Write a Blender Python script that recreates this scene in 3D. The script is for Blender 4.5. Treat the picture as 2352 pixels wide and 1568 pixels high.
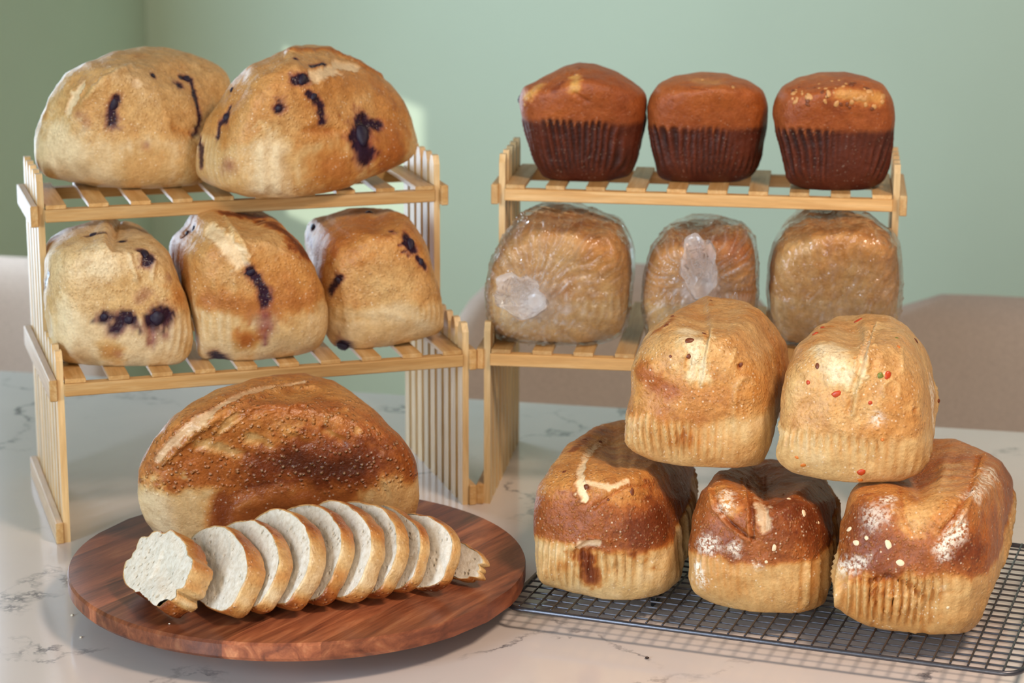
import bpy, bmesh, math, random
import numpy as np
from mathutils import Vector, Matrix
from mathutils.bvhtree import BVHTree

for o in list(bpy.data.objects): bpy.data.objects.remove(o)
SC = bpy.context.scene
COL = SC.collection
random.seed(7); RNG = np.random.default_rng(7)

# ------------------------------------------------------------------ camera
F, PITCH, CAMH, ROLL = 5300.0, .2475, .6866, .0043          # pixels of a 2352 x 1568 frame
cd = bpy.data.cameras.new('camera'); cam = bpy.data.objects.new('camera', cd); COL.objects.link(cam)
cd.sensor_width = 36; cd.lens = F / 2352 * 36; cd.clip_start = .05
cam.matrix_world = Matrix.Translation((0, 0, CAMH)) @ Matrix.Rotation(math.pi / 2 - PITCH, 4, 'X') @ Matrix.Rotation(ROLL, 4, 'Z')
cd.dof.use_dof = True; cd.dof.focus_distance = 1.86; cd.dof.aperture_fstop = 7.5
SC.camera = cam
SC.cycles.max_bounces = 7; SC.cycles.diffuse_bounces = 3; SC.cycles.glossy_bounces = 3; SC.cycles.transparent_max_bounces = 12

# ------------------------------------------------------------------ view, world, big lights
SC.view_settings.view_transform = 'Standard'; SC.view_settings.look = 'None'
SC.view_settings.gamma = 1; SC.view_settings.use_curve_mapping = False
SC.view_settings.exposure = -0.10
w = bpy.data.worlds.new('room_light'); SC.world = w; w.use_nodes = True
w.node_tree.nodes['Background'].inputs[0].default_value = (.95, .97, 1.0, 1)
w.node_tree.nodes['Background'].inputs[1].default_value = .20

RY = -.2035                                                   # the room and the table are turned by this
RM = Matrix.Rotation(RY, 4, 'Z')
EX = Vector((math.cos(RY), math.sin(RY), 0)); EY = Vector((-math.sin(RY), math.cos(RY), 0))
CORNER = Vector((-.7766, 4.9, 0))                              # inner corner of the two green walls
FLOOR_Z = -.75
WINS = [(.86, 2.06, -.15, .237, .85), (4.3, 6.4, -.05, -.05, 1.55)]        # windows in the left wall: from, to, sill, edge of the added sun blind, head

def lamp(name, kind, loc, target, energy, color, **kw):
    d = bpy.data.lights.new(name, kind); d.energy = energy; d.color = color
    for k, v in kw.items(): setattr(d, k, v)
    o = bpy.data.objects.new(name, d); COL.objects.link(o); o.location = loc
    o.rotation_euler = (Vector(target) - Vector(loc)).to_track_quat('-Z', 'Y').to_euler()
    return o
for (v0, v1, z0, zbl, z1), en in zip(WINS, (33, 150)):
    wc = CORNER - EY * ((v0 + v1) / 2) + EX * .03 + Vector((0, 0, (z0 + z1) / 2))
    lamp('window_daylight', 'AREA', wc, wc + EX, en, (.66, .82, 1.0), shape='RECTANGLE', size=z1 - z0 - .1, size_y=v1 - v0 - .05)
lamp('pendant_lamp_light', 'AREA', (.74, 1.05, 1.45), (.74, 1.05, 0), 25, (1.0, .76, .58), shape='DISK', size=.36)
fw = CORNER + EX * 1.75 - EY * 7.9 + Vector((0, 0, .75))                   # the big window in the wall behind the camera
lamp('front_window_daylight', 'AREA', fw, fw + EY - Vector((0, 0, .02)), 66, (1.0, .91, .78), shape='RECTANGLE', size=1.4, size_y=2.4)
lamp('sun', 'SUN', (-3, -1, 2), Vector((-3, -1, 2)) + Vector((.6, 1, -.16)), 2.0, (1.0, .95, .86), angle=.012)

# ------------------------------------------------------------------ pixel helpers (a pixel gives a direction; planes give the distance)
def ray(px, py):
    a, b = px - 1176, py - 784; c, s = math.cos(-ROLL), math.sin(-ROLL); a, b = c * a - s * b, s * a + c * b
    x, u = a / F, -b / F
    return np.array([x, math.cos(PITCH) + u * math.sin(PITCH), -math.sin(PITCH) + u * math.cos(PITCH)])
CO = np.array([0, 0, CAMH])
def at_z(px, py, z): r = ray(px, py); return CO + r * ((z - CAMH) / r[2])
def at_y(px, py, y): r = ray(px, py); return CO + r * (y / r[1])
def project(P):
    X, Y, Z = P[:, 0], P[:, 1], P[:, 2] - CAMH
    d = Y * math.cos(PITCH) - Z * math.sin(PITCH); u = Y * math.sin(PITCH) + Z * math.cos(PITCH)
    a, b = F * X / d, -F * u / d; c, s = math.cos(ROLL), math.sin(ROLL)
    return np.stack([1176 + c * a - s * b, 784 + s * a + c * b], 1)

# ------------------------------------------------------------------ small tools
def lin(c):
    c = np.asarray(c, float) / 255
    return np.where(c <= .04045, c / 12.92, ((c + .055) / 1.055) ** 2.4)
def rgba(*c): return tuple(lin(c)) + (1,)
def tag(o, label, cat, group=None, kind=None):
    if label: o['label'] = label
    if cat: o['category'] = cat
    if group: o['group'] = group
    if kind: o['kind'] = kind
    return o
def empty(name, loc, rz=0):
    o = bpy.data.objects.new(name, None); COL.objects.link(o); o.location = loc; o.rotation_euler = (0, 0, rz)
    o.empty_display_size = .02
    return o
def mesh_obj(name, me, mat, parent=None, smooth=False):
    if mat is not None and not me.materials: me.materials.append(mat)
    o = bpy.data.objects.new(name, me); COL.objects.link(o)
    if parent: o.parent = parent
    if smooth: me.polygons.foreach_set('use_smooth', [True] * len(me.polygons))
    return o
def bm_mesh(bm, name): me = bpy.data.meshes.new(name); bm.to_mesh(me); bm.free(); return me
def np_mesh(name, V, Fq):
    me = bpy.data.meshes.new(name); V = np.asarray(V, float)
    me.from_pydata(V.tolist(), [], [list(map(int, f)) for f in Fq]); me.update(); return me
def box_mesh(name, lo, hi, bev=.0):
    bm = bmesh.new(); bmesh.ops.create_cube(bm, size=1)
    lo, hi = Vector(lo), Vector(hi)
    for v in bm.verts: v.co = Vector([(lo[i] + hi[i]) / 2 + v.co[i] * (hi[i] - lo[i]) for i in range(3)])
    if bev: bmesh.ops.bevel(bm, geom=bm.edges[:], offset=bev, segments=1, affect='EDGES')
    return bm_mesh(bm, name)
def tube(bm, pts, r, seg=8, closed=False):
    pts = [Vector(p) for p in pts]; n = len(pts); rings = []
    for i, p in enumerate(pts):
        a = pts[(i - 1) % n] if (closed or i) else p; b = pts[(i + 1) % n] if (closed or i < n - 1) else p
        t = (b - a).normalized(); up = Vector((0, 0, 1)) if abs(t.z) < .9 else Vector((1, 0, 0))
        s = t.cross(up).normalized(); u = s.cross(t)
        rr = r[i] if hasattr(r, '__len__') else r
        rings.append([bm.verts.new(p + (s * math.cos(2 * math.pi * k / seg) + u * math.sin(2 * math.pi * k / seg)) * rr) for k in range(seg)])
    for i in range(n if closed else n - 1):
        A, B = rings[i], rings[(i + 1) % n]
        for k in range(seg): bm.faces.new((A[k], A[(k + 1) % seg], B[(k + 1) % seg], B[k]))
    if not closed: bm.faces.new(rings[0][::-1]); bm.faces.new(rings[-1])
def hash3(i, j, k, s):
    h = (i * 374761393 + j * 668265263 + k * 2147483647 + s * 974634577) & 0xffffffff
    h = ((h ^ (h >> 13)) * 1274126177) & 0xffffffff
    return ((h ^ (h >> 16)) & 0xffff) / 65535.0
def noise(P, scale, seed=0, octs=1, gain=.5):
    P = np.asarray(P, float); out = 0; amp = 1; tot = 0
    for o in range(octs):
        Q = P * np.asarray(scale) * (2 ** o) + 57.3 + seed * 1.7; I = np.floor(Q).astype(np.int64); f = Q - I; f = f * f * (3 - 2 * f)
        acc = 0
        for dx in (0, 1):
            for dy in (0, 1):
                for dz in (0, 1):
                    wgt = (f[:, 0] if dx else 1 - f[:, 0]) * (f[:, 1] if dy else 1 - f[:, 1]) * (f[:, 2] if dz else 1 - f[:, 2])
                    acc = acc + wgt * hash3(I[:, 0] + dx, I[:, 1] + dy, I[:, 2] + dz, seed + o * 13)
        out = out + amp * (acc * 2 - 1); tot += amp; amp *= gain
    return out / tot
def sstep(a, b, x): t = np.clip((x - a) / (b - a), 0, 1); return t * t * (3 - 2 * t)

# ------------------------------------------------------------------ materials
class MT:
    def __init__(s, name):
        s.m = bpy.data.materials.new(name); s.m.use_nodes = True; s.t = s.m.node_tree; s.b = s.t.nodes['Principled BSDF']; s.out = s.t.nodes['Material Output']
    def n(s, kind, **kw):
        nd = s.t.nodes.new(kind)
        for k, v in kw.items():
            if k in nd.inputs: nd.inputs[k].default_value = v
            else: setattr(nd, k, v)
        return nd
    def l(s, a, b): s.t.links.new(a, b)
    def coord(s, scale=(1, 1, 1), rot=(0, 0, 0), kind='Object'):
        c = s.n('ShaderNodeTexCoord'); mp = s.n('ShaderNodeMapping'); mp.inputs['Scale'].default_value = scale; mp.inputs['Rotation'].default_value = rot
        s.l(c.outputs[kind], mp.inputs[0]); return mp.outputs[0]
    def noise(s, vec, scale, detail=3, rough=.55, dist=0):
        nd = s.n('ShaderNodeTexNoise', Scale=scale, Detail=detail, Roughness=rough, Distortion=dist); s.l(vec, nd.inputs['Vector']); return nd.outputs['Fac']
    def ramp(s, fac, stops):
        nd = s.n('ShaderNodeValToRGB'); e = nd.color_ramp.elements
        while len(e) < len(stops): e.new(.5)
        for el, (p, c) in zip(e, stops): el.position = p; el.color = c if len(c) == 4 else tuple(c) + (1,)
        s.l(fac, nd.inputs[0]); return nd.outputs[0]
    def mix(s, fac, a, b, mode='MIX'):
        nd = s.n('ShaderNodeMix', data_type='RGBA', blend_type=mode)
        for v, i in ((fac, 0), (a, 6), (b, 7)):
            if hasattr(v, 'links') or hasattr(v, 'is_output'): s.l(v, nd.inputs[i])
            else: nd.inputs[i].default_value = v
        return nd.outputs[2]
    def math(s, op, a, b=None):
        nd = s.n('ShaderNodeMath', operation=op)
        for i, v in enumerate((a, b)):
            if v is None: continue
            if hasattr(v, 'is_output'): s.l(v, nd.inputs[i])
            else: nd.inputs[i].default_value = v
        return nd.outputs[0]
    def bump(s, h, strength, dist, prev=None):
        nd = s.n('ShaderNodeBump', Strength=strength, Distance=dist); s.l(h, nd.inputs['Height'])
        if prev: s.l(prev, nd.inputs['Normal'])
        return nd.outputs[0]
    def set(s, **kw):
        for k, v in kw.items():
            k = k.replace('_', ' ')
            if hasattr(v, 'is_output'): s.l(v, s.b.inputs[k])
            else: s.b.inputs[k].default_value = v
        return s.m

def bread_mat(name, rough=.47, blister=.5, speck=.6, spec=.4, bscale=320.0):
    m = MT(name); v = m.coord()
    col = m.n('ShaderNodeVertexColor', layer_name='Col').outputs[0]
    aux = m.n('ShaderNodeSeparateColor'); m.l(m.n('ShaderNodeVertexColor', layer_name='Aux').outputs[0], aux.inputs[0])
    bl, gl, fl = aux.outputs[0], aux.outputs[1], aux.outputs[2]
    fine = m.noise(v, 420, 2, .6); mid = m.noise(v, 110, 3, .6)
    c = m.mix(m.math('ADD', .6, m.math('MULTIPLY', bl, .4)), col, m.ramp(mid, [(.25, (.72, .63, .54)), (.5, (1, 1, 1)), (.75, (1.18, 1.20, 1.22))]), 'MULTIPLY')
    c = m.mix(m.math('ADD', .24, m.math('MULTIPLY', bl, .4)), c, m.ramp(fine, [(.3, (.60, .50, .42)), (.5, (1, 1, 1)), (.72, (1.30, 1.32, 1.36))]), 'MULTIPLY')
    # blisters: pale little domes
    vo = m.n('ShaderNodeTexVoronoi', Scale=bscale); m.l(v, vo.inputs['Vector'])
    dome = m.ramp(vo.outputs['Distance'], [(0, (1, 1, 1)), (.45, (0, 0, 0))])
    gate = m.ramp(m.noise(v, 150, 2), [(.40, (0, 0, 0)), (.54, (1, 1, 1))])
    dome = m.math('MULTIPLY', dome, gate); domeb = m.math('MULTIPLY', dome, bl)
    c = m.mix(m.math('MULTIPLY', domeb, .40), c, (*lin((224, 168, 108)), 1))
    # flour specks
    v2 = m.n('ShaderNodeTexVoronoi', Scale=230.0); m.l(v, v2.inputs['Vector'])
    spk = m.ramp(v2.outputs['Distance'], [(.10, (1, 1, 1)), (.24, (0, 0, 0))])
    sgate = m.ramp(m.noise(v, 60, 2), [(.45, (0, 0, 0)), (.57, (1, 1, 1))])
    c = m.mix(m.math('MULTIPLY', m.math('MULTIPLY', m.math('MULTIPLY', spk, sgate), speck), m.math('SUBTRACT', 1.0, m.math('MINIMUM', m.math('MULTIPLY', gl, 3.0), 1.0))), c, (*lin((244, 226, 196)), 1))
    fln = m.ramp(m.noise(v, 330, 3, .7), [(.40, (0, 0, 0)), (.56, (1, 1, 1))])
    c = m.mix(m.math('MULTIPLY', fl, fln), c, (*lin((246, 234, 214)), 1))
    nb = m.bump(m.noise(v, 75, 3), .6, .0030); nb = m.bump(fine, .55, .0010, nb); nb = m.bump(domeb, min(1, blister * 1.6), .50 / bscale, nb)
    r = m.math('SUBTRACT', rough, m.math('MULTIPLY', gl, .38))
    sub = m.set(Base_Color=c, Roughness=r, Normal=nb)
    m.b.inputs['Specular IOR Level'].default_value = spec
    return m.m
M = {}
M['bread'] = bread_mat('bread_crust'); M['bread_glossy'] = bread_mat('glossy_bread_crust', .34, 1.0, .35, .55, 230.0)
M['cake'] = bread_mat('cake_crust', .5, .25, .12, .4)

def wood_mat(name, c0, c1, c2, axis, scale, rough=.45, gloss=.4):
    m = MT(name); sc = [scale, scale, scale]; sc[axis] = scale * .07
    v = m.coord(tuple(sc)); oi = m.n('ShaderNodeObjectInfo').outputs['Random']
    off = m.n('ShaderNodeVectorMath', operation='ADD'); m.l(v, off.inputs[0])
    cm = m.n('ShaderNodeCombineXYZ'); 
    for i in range(3): m.l(m.math('MULTIPLY', oi, 37.0 + i * 11), cm.inputs[i])
    m.l(cm.outputs[0], off.inputs[1]); v = off.outputs[0]
    g = m.noise(v, 1, 5, .6, .6); f = m.noise(v, 5, 3, .6)
    c = m.ramp(g, [(.28, lin(c0)), (.5, lin(c1)), (.74, lin(c2))])
    c = m.mix(.35, c, m.ramp(f, [(.3, (.72, .70, .66)), (.7, (1.2, 1.2, 1.2))]), 'MULTIPLY')
    c = m.mix(1, c, m.ramp(oi, [(0, (.82, .80, .78)), (.5, (1, 1, 1)), (1, (1.14, 1.1, 1.06))]), 'MULTIPLY')
    m.set(Base_Color=c, Roughness=rough, Normal=m.bump(f, .12, .0006)); m.b.inputs['Specular IOR Level'].default_value = gloss
    return m.m
for i, ax in enumerate('xyz'):
    M['bamboo_' + ax] = wood_mat('bamboo_grain_' + ax, *(((190, 143, 84), (206, 163, 104), (224, 192, 140)) if ax != 'z' else ((204, 166, 112), (220, 188, 136), (234, 210, 166))), i, 130)  # upright slats lightened, light on their faces put into the colour

def simple(name, c, rough=.6, nscale=0, namp=.15, bump=0, bscale=200, metal=0, spec=.5):
    m = MT(name); base = (*lin(c), 1)
    if nscale:
        v = m.coord(); f = m.noise(v, nscale, 4)
        base = m.mix(1, base, m.ramp(f, [(.3, (1 - namp,) * 3), (.7, (1 + namp,) * 3)]), 'MULTIPLY')
    m.set(Base_Color=base, Roughness=rough, Metallic=metal); m.b.inputs['Specular IOR Level'].default_value = spec
    if bump: m.set(Normal=m.bump(m.noise(m.coord(), bscale, 3), .4, bump))
    return m.m
M['wall'] = simple('mint_wall_paint', (210, 226, 200), .55, 1.5, .03, .0004, 120)
M['ceiling'] = simple('white_paint', (235, 232, 225), .8, 2, .03)
M['floor'] = simple('oak_floor', (150, 120, 90), .5, 6, .15)
M['wire'] = simple('grey_nonstick_wire', (92, 92, 98), .34, 300, .15, metal=.85)
M['fabric'] = simple('cream_boucle_fabric', (186, 168, 153), .95, 260, .10, .0012, 900)
M['chair_leg'] = simple('dark_wood_leg', (90, 62, 44), .5, 40, .2)
M['table_leg'] = simple('white_lacquer_leg', (225, 224, 222), .35, 20, .03)
M['lampshade'] = simple('white_lampshade', (240, 232, 216), .8, 30, .03)
M['blind'] = simple('added_blind_cloth', (225, 222, 214), .9, 200, .05)

def table_mat():
    m = MT('veined_white_quartz'); v = m.coord()
    wv = m.n('ShaderNodeTexNoise', Scale=9.0, Detail=6.0, Roughness=.62); m.l(v, wv.inputs['Vector'])
    ad = m.n('ShaderNodeVectorMath', operation='MULTIPLY_ADD'); m.l(wv.outputs['Color'], ad.inputs[0]); ad.inputs[1].default_value = (.22, .22, .22); m.l(v, ad.inputs[2])
    vo = m.n('ShaderNodeTexVoronoi', feature='DISTANCE_TO_EDGE', Scale=5.2); m.l(ad.outputs[0], vo.inputs['Vector'])
    line = m.ramp(vo.outputs['Distance'], [(.0, (1, 1, 1)), (.010, (.75, .75, .75)), (.028, (0, 0, 0))])
    g = m.ramp(m.noise(v, 7, 3), [(.49, (0, 0, 0)), (.59, (1, 1, 1))]); g2 = m.ramp(m.noise(v, 55, 3), [(.38, (.15, .15, .15)), (.6, (1, 1, 1))])
    fac = m.math('MULTIPLY', m.math('MULTIPLY', line, g), g2)
    soft = m.ramp(vo.outputs['Distance'], [(0, (1, 1, 1)), (.10, (0, 0, 0))])
    c = m.mix(m.math('MULTIPLY', m.math('MULTIPLY', soft, g), .08), (*lin((222, 213, 207)), 1), (*lin((165, 166, 175)), 1))
    c = m.mix(m.math('MULTIPLY', fac, .8), c, (*lin((62, 62, 74)), 1))
    c = m.mix(.5, c, m.ramp(m.noise(v, 14, 4), [(.3, (.94, .94, .95)), (.7, (1.03, 1.02, 1.02))]), 'MULTIPLY')
    m.set(Base_Color=c, Roughness=.13); m.b.inputs['Specular IOR Level'].default_value = .5
    return m.m
M['table'] = table_mat()

def film_mat(name, white, gloss_r):
    m = MT(name); t = m.t
    tr = m.n('ShaderNodeBsdfTransparent'); tr.inputs[0].default_value = (1, 1, 1, 1)
    gl = m.n('ShaderNodeBsdfGlossy', Roughness=gloss_r); gl.inputs[0].default_value = (1, 1, 1, 1)
    df = m.n('ShaderNodeBsdfDiffuse'); df.inputs[0].default_value = (*lin((240, 236, 236)), 1)
    tl = m.n('ShaderNodeBsdfTranslucent'); tl.inputs[0].default_value = (*lin((240, 236, 236)), 1)
    dd = m.n('ShaderNodeMixShader'); dd.inputs[0].default_value = .4; m.l(df.outputs[0], dd.inputs[1]); m.l(tl.outputs[0], dd.inputs[2])
    v = m.coord(); nb = m.bump(m.noise(v, 55, 3, .5, 1.2), .8, .006); m.l(nb, gl.inputs['Normal'])
    fr = m.n('ShaderNodeFresnel', IOR=1.5); m.l(nb, fr.inputs['Normal'])
    a = m.n('ShaderNodeMixShader'); att = m.n('ShaderNodeVertexColor', layer_name='Aux').outputs[0]; sp = m.n('ShaderNodeSeparateColor'); m.l(att, sp.inputs[0])
    hz = m.math('ADD', m.math('MULTIPLY', sp.outputs[0], .8), white)
    m.l(hz, a.inputs[0]); m.l(tr.outputs[0], a.inputs[1]); m.l(dd.outputs[0], a.inputs[2])
    b = m.n('ShaderNodeMixShader'); m.l(m.math('MINIMUM', m.math('MULTIPLY', fr.outputs[0], .9), .6), b.inputs[0]); m.l(a.outputs[0], b.inputs[1]); m.l(gl.outputs[0], b.inputs[2])
    m.l(b.outputs[0], m.out.inputs[0]); return m.m
M['film'] = film_mat('clear_plastic_film', .0, .06)
def pane_mat():
    m = MT('window_glass'); tr = m.n('ShaderNodeBsdfTransparent'); tr.inputs[0].default_value = (.96, .98, .97, 1)
    gl = m.n('ShaderNodeBsdfGlossy', Roughness=.01); mx = m.n('ShaderNodeMixShader'); mx.inputs[0].default_value = .05
    m.l(tr.outputs[0], mx.inputs[1]); m.l(gl.outputs[0], mx.inputs[2]); m.l(mx.outputs[0], m.out.inputs[0]); return m.m
M['pane'] = pane_mat()

# ------------------------------------------------------------------ the room
def rp(u, v, z=0): return CORNER + EX * u - EY * v + Vector((0, 0, z))     # u along the back wall, v along the left wall towards the camera
def room_box(name, u0, u1, v0, v1, z0, z1, mat, parent=None, kind='structure', bev=0):
    me = box_mesh(name, (u0, -v1, z0), (u1, -v0, z1), bev)
    o = mesh_obj(name, me, mat, parent)
    if not parent:
        o.matrix_world = Matrix.Translation(CORNER) @ RM
        if kind: o['kind'] = kind
    return o
def addbox(bm, lo, hi):
    r = bmesh.ops.create_cube(bm, size=1)['verts']; lo, hi = Vector(lo), Vector(hi)
    for v in r: v.co = Vector([(lo[i] + hi[i]) / 2 + v.co[i] * (hi[i] - lo[i]) for i in range(3)])
CEIL_Z = 1.75
room_box('floor', -.1, 5, -.1, 8.1, FLOOR_Z - .05, FLOOR_Z, M['floor'])
bmf = bmesh.new()
FW = (.45, 3.05, -.05, 1.5)
for u0, u1, z0, z1 in ((-.1, FW[0], FLOOR_Z, CEIL_Z), (FW[1], 5, FLOOR_Z, CEIL_Z), (FW[0], FW[1], FLOOR_Z, FW[2]), (FW[0], FW[1], FW[3], CEIL_Z)): addbox(bmf, (u0, -8.1, z0), (u1, -8, z1))
o = mesh_obj('wall_front', bm_mesh(bmf, 'wall_front'), M['wall']); o.matrix_world = Matrix.Translation(CORNER) @ RM; o['kind'] = 'structure'
win = empty('window_3', rp((FW[0] + FW[1]) / 2, 8.02, FW[2]), RY); win['kind'] = 'structure'; hw = (FW[1] - FW[0]) / 2; hh = FW[3] - FW[2]
for lo, hi in (((-hw, -.02, 0), (-hw + .04, .02, hh)), ((hw - .04, -.02, 0), (hw, .02, hh)), ((-hw + .04, -.02, 0), (hw - .04, .02, .04)), ((-hw + .04, -.02, hh - .04), (hw - .04, .02, hh)), ((-.02, -.02, .04), (.02, .02, hh - .04))):
    mesh_obj('window_frame', box_mesh('window_frame', lo, hi), M['table_leg'], win)
mesh_obj('window_pane', box_mesh('window_pane', (-hw + .04, -.003, .04), (hw - .04, .003, hh - .04)), M['pane'], win)
mesh_obj('added_sun_blind', box_mesh('added_sun_blind', (-hw, -.034, .0), (hw, -.03, hh)), M['blind'], win)  # added unseen blind, shuts the sun out of this window
room_box('wall_back', -.1, 5, -.1, 0, FLOOR_Z, CEIL_Z, M['wall'])
# the left wall with the window opening (off the left edge of the frame)
bm = bmesh.new()
cuts = [(0, WINS[0][0]), (WINS[0][1], WINS[1][0]), (WINS[1][1], 8.1)]
for v0, v1 in cuts: addbox(bm, (-.12, -v1, FLOOR_Z), (0, -v0, CEIL_Z))
for (v0, v1, z0, zbl, z1) in WINS:
    addbox(bm, (-.12, -v1, FLOOR_Z), (0, -v0, z0)); addbox(bm, (-.12, -v1, z1), (0, -v0, CEIL_Z))
o = mesh_obj('wall_left', bm_mesh(bm, 'wall_left'), M['wall']); o.matrix_world = Matrix.Translation(CORNER) @ RM; o['kind'] = 'structure'
for i, (v0, v1, z0, zbl, z1) in enumerate(WINS):
    win = empty('window_%d' % (i + 1), rp(-.03, (v0 + v1) / 2, z0), RY); win['kind'] = 'structure'
    hw = (v1 - v0) / 2; hh = z1 - z0
    for lo, hi in (((-.02, -hw, 0), (.0, -hw + .03, hh)), ((-.02, hw - .03, 0), (.0, hw, hh)), ((-.02, -hw + .03, 0), (.0, hw - .03, .03)), ((-.02, -hw + .03, hh - .03), (.0, hw - .03, hh))):
        mesh_obj('window_frame', box_mesh('window_frame', lo, hi), M['table_leg'], win)
    mesh_obj('window_pane', box_mesh('window_pane', (-.012, -hw + .03, .03), (-.008, hw - .03, hh - .03)), M['pane'], win)
    mesh_obj('added_sun_blind', box_mesh('added_sun_blind', (.004, -hw, zbl - z0), (.007, hw, hh)), M['blind'], win)

# ------------------------------------------------------------------ table
TE = Vector(at_z(930, 905, 0)); TC = TE + EX * .18                      # a point on the far edge
tab = empty('dining_table', (TC - EY * .55) + Vector((0, 0, FLOOR_Z)), RY)
tag(tab, 'large white quartz dining table with thin dark veins under all the bread', 'table')
bm = bmesh.new(); addbox(bm, (-1.1, -.62, .72), (1.1, .55, .75))
bmesh.ops.bevel(bm, geom=[e for e in bm.edges], offset=.004, segments=2, affect='EDGES')
mesh_obj('table_top', bm_mesh(bm, 'table_top'), M['table'], tab)
legm = box_mesh('leg', (-.04, -.04, 0), (.04, .04, .72), .006)
for sx in (-.98, .98):
    for sy in (-.5, .43): mesh_obj('leg', legm, M['table_leg'], tab).location = (sx, sy, 0)

# ------------------------------------------------------------------ chairs behind the table
def chair_meshes():
    def shell(name, wd, z0, z1, th, rtop, curve):
        n, k = 25, 19; V = []; Fq = []
        for side in (0, 1):
            for j in range(k):
                for i in range(n):
                    s = -1 + 2 * i / (n - 1); t = j / (k - 1); z = z0 + (z1 - z0) * t
                    # rounded upper corners by a superellipse width
                    q = max(0, (z - (z1 - rtop)) / rtop); wv = wd / 2 * (1 - .0 * t) - rtop * (1 - math.sqrt(max(0, 1 - q * q)))
                    x = s * wv; y = curve * (x / (wd / 2)) ** 2 * -1 + .10 * t
                    edge = min(1, (1 - abs(s)) / .14) * min(1, (1 - t) / .14 + .0) if t > .5 else min(1, (1 - abs(s)) / .14)
                    e = th / 2 * math.sqrt(max(0, 1 - (1 - edge) ** 2))
                    V.append((x, y + (-e if side == 0 else e), z))
        N = n * k
        for side in (0, 1):
            for j in range(k - 1):
                for i in range(n - 1):
                    a = side * N + j * n + i; f = (a, a + 1, a + n + 1, a + n); Fq.append(f if side == 0 else f[::-1])
        for j in range(k - 1):
            for i in (0, n - 1):
                a = j * n + i; Fq.append((a, a + n, a + n + N, a + N) if i == 0 else (a + n, a, a + N, a + n + N))
        for i in range(n - 1): Fq.append((i, i + N, i + 1 + N, i + 1)); a = (k - 1) * n + i; Fq.append((a, a + 1, a + 1 + N, a + N))
        return np_mesh(name, V, Fq)
    back = shell('backrest', .44, .40, .82, .07, .12, .05)
    bm = bmesh.new(); addbox(bm, (-.22, -.46, .40), (.22, -.02, .48)); bmesh.ops.bevel(bm, geom=bm.edges[:], offset=.03, segments=4, affect='EDGES')
    seat = bm_mesh(bm, 'seat'); bm = bmesh.new(); tube(bm, [(0, 0, 0), (0, 0, .42)], [.012, .018], 10); leg = bm_mesh(bm, 'leg')
    return back, seat, leg
CH = chair_meshes()
def chair(px, py, side, y, rz, label, top_z):
    """px: pixel of the upper left corner of the back; the chair stands on the floor"""
    p = at_y(px, py, y); r = empty('dining_chair', (p[0], y, FLOOR_Z), rz); tag(r, label, 'chair', 'cream chairs on the far side of the table')
    s = (top_z - FLOOR_Z) / .82
    for nm, me in (('backrest', CH[0]), ('seat', CH[1])):
        o = mesh_obj(nm, me, M['fabric'], r, True); o.scale = (1, 1, s)
    for sx in (-.18, .18):
        for sy in (-.40, -.05):
            o = mesh_obj('leg', CH[2], M['chair_leg'], r); o.location = (sx, sy, 0)
    return r
chair(1412, 640, -1, 2.86, RY + .05, 'cream upholstered chair seen between and behind the two bamboo racks', at_y(1110, 640, 2.86)[2])
chair(2338, 692, -1, 2.80, RY - .05, 'cream upholstered chair at the right edge behind the loaf pyramid', at_y(2300, 722, 2.80)[2])
chair(-95, 605, -1, 3.12, RY + .1, 'cream upholstered chair at the left edge behind the left rack', at_y(20, 622, 3.12)[2])

# ------------------------------------------------------------------ bamboo racks
RW, RD, RS, LR, LT, UR, UT = .38, .2186, .095, .1365, .1766, .2753, .3185
RAILH, DECK = .0115, .004
NSL = 9; PITCHS = RD / NSL; DECKL = LR + RAILH + DECK; DECKU = UR + RAILH + DECK
def slat_mesh(name, h):
    wv = PITCHS * .64; th = .006; V = []; 
    prof = [(-wv / 2, 0), (wv / 2, 0), (wv / 2, h - .008), (wv * .22, h), (-wv * .22, h), (-wv / 2, h - .008)]
    V = [(0, a, b) for a, b in prof] + [(th, a, b) for a, b in prof]; n = 6
    Fq = [tuple(range(n))[::-1], tuple(range(n, 2 * n))] + [(i, (i + 1) % n, (i + 1) % n + n, i + n) for i in range(n)]
    return np_mesh(name, V, Fq)
SL_S, SL_T = slat_mesh('slat', LT), slat_mesh('slat', UT)
bat_full = box_mesh('batten', (-.007, .001, 0), (0, RD - .001, .0195), .0008)
bat_up = box_mesh('batten', (-.007, RS + .001, 0), (0, RD - .001, .0195), .0008)
rail = box_mesh('rail', (.006, 0, 0), (RW - .006, .011, RAILH), .0008)
dkw = .0185; deck_l = box_mesh('deck_slat', (0, 0.002, 0), (dkw, RD - .002, DECK), .0005); deck_u = box_mesh('deck_slat', (0, RS + .002, 0), (dkw, RD - .002, DECK), .0005)
def rack(loc, rz, label):
    r = empty('bread_rack', loc, rz); tag(r, label, 'rack', 'two-tier bamboo racks')
    for side in (0, 1):
        for i in range(NSL):
            y = PITCHS * (i + .5); tall = y > RS - .001
            o = mesh_obj('slat', SL_T if tall else SL_S, M['bamboo_z'], r); o.location = (RW - .006 if side else 0, y, 0)
        for me, z in ((bat_full, 0), (bat_full, LR - .004), (bat_up, UR - .004)):
            o = mesh_obj('batten', me, M['bamboo_y'], r); o.location = (RW + .007 if side else 0, 0, z)
    for y, z in ((0, LR), (RD - .011, LR), (RS, UR), (RD - .011, UR)):
        mesh_obj('rail', rail, M['bamboo_x'], r).location = (0, y, z)
    nd = 10; step = (RW - .014 - dkw) / (nd - 1)
    for z, me in ((LR + RAILH, deck_l), (UR + RAILH, deck_u)):
        for i in range(nd): mesh_obj('deck_slat', me, M['bamboo_y'], r).location = (.007 + i * step, 0, z)
    return r
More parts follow.
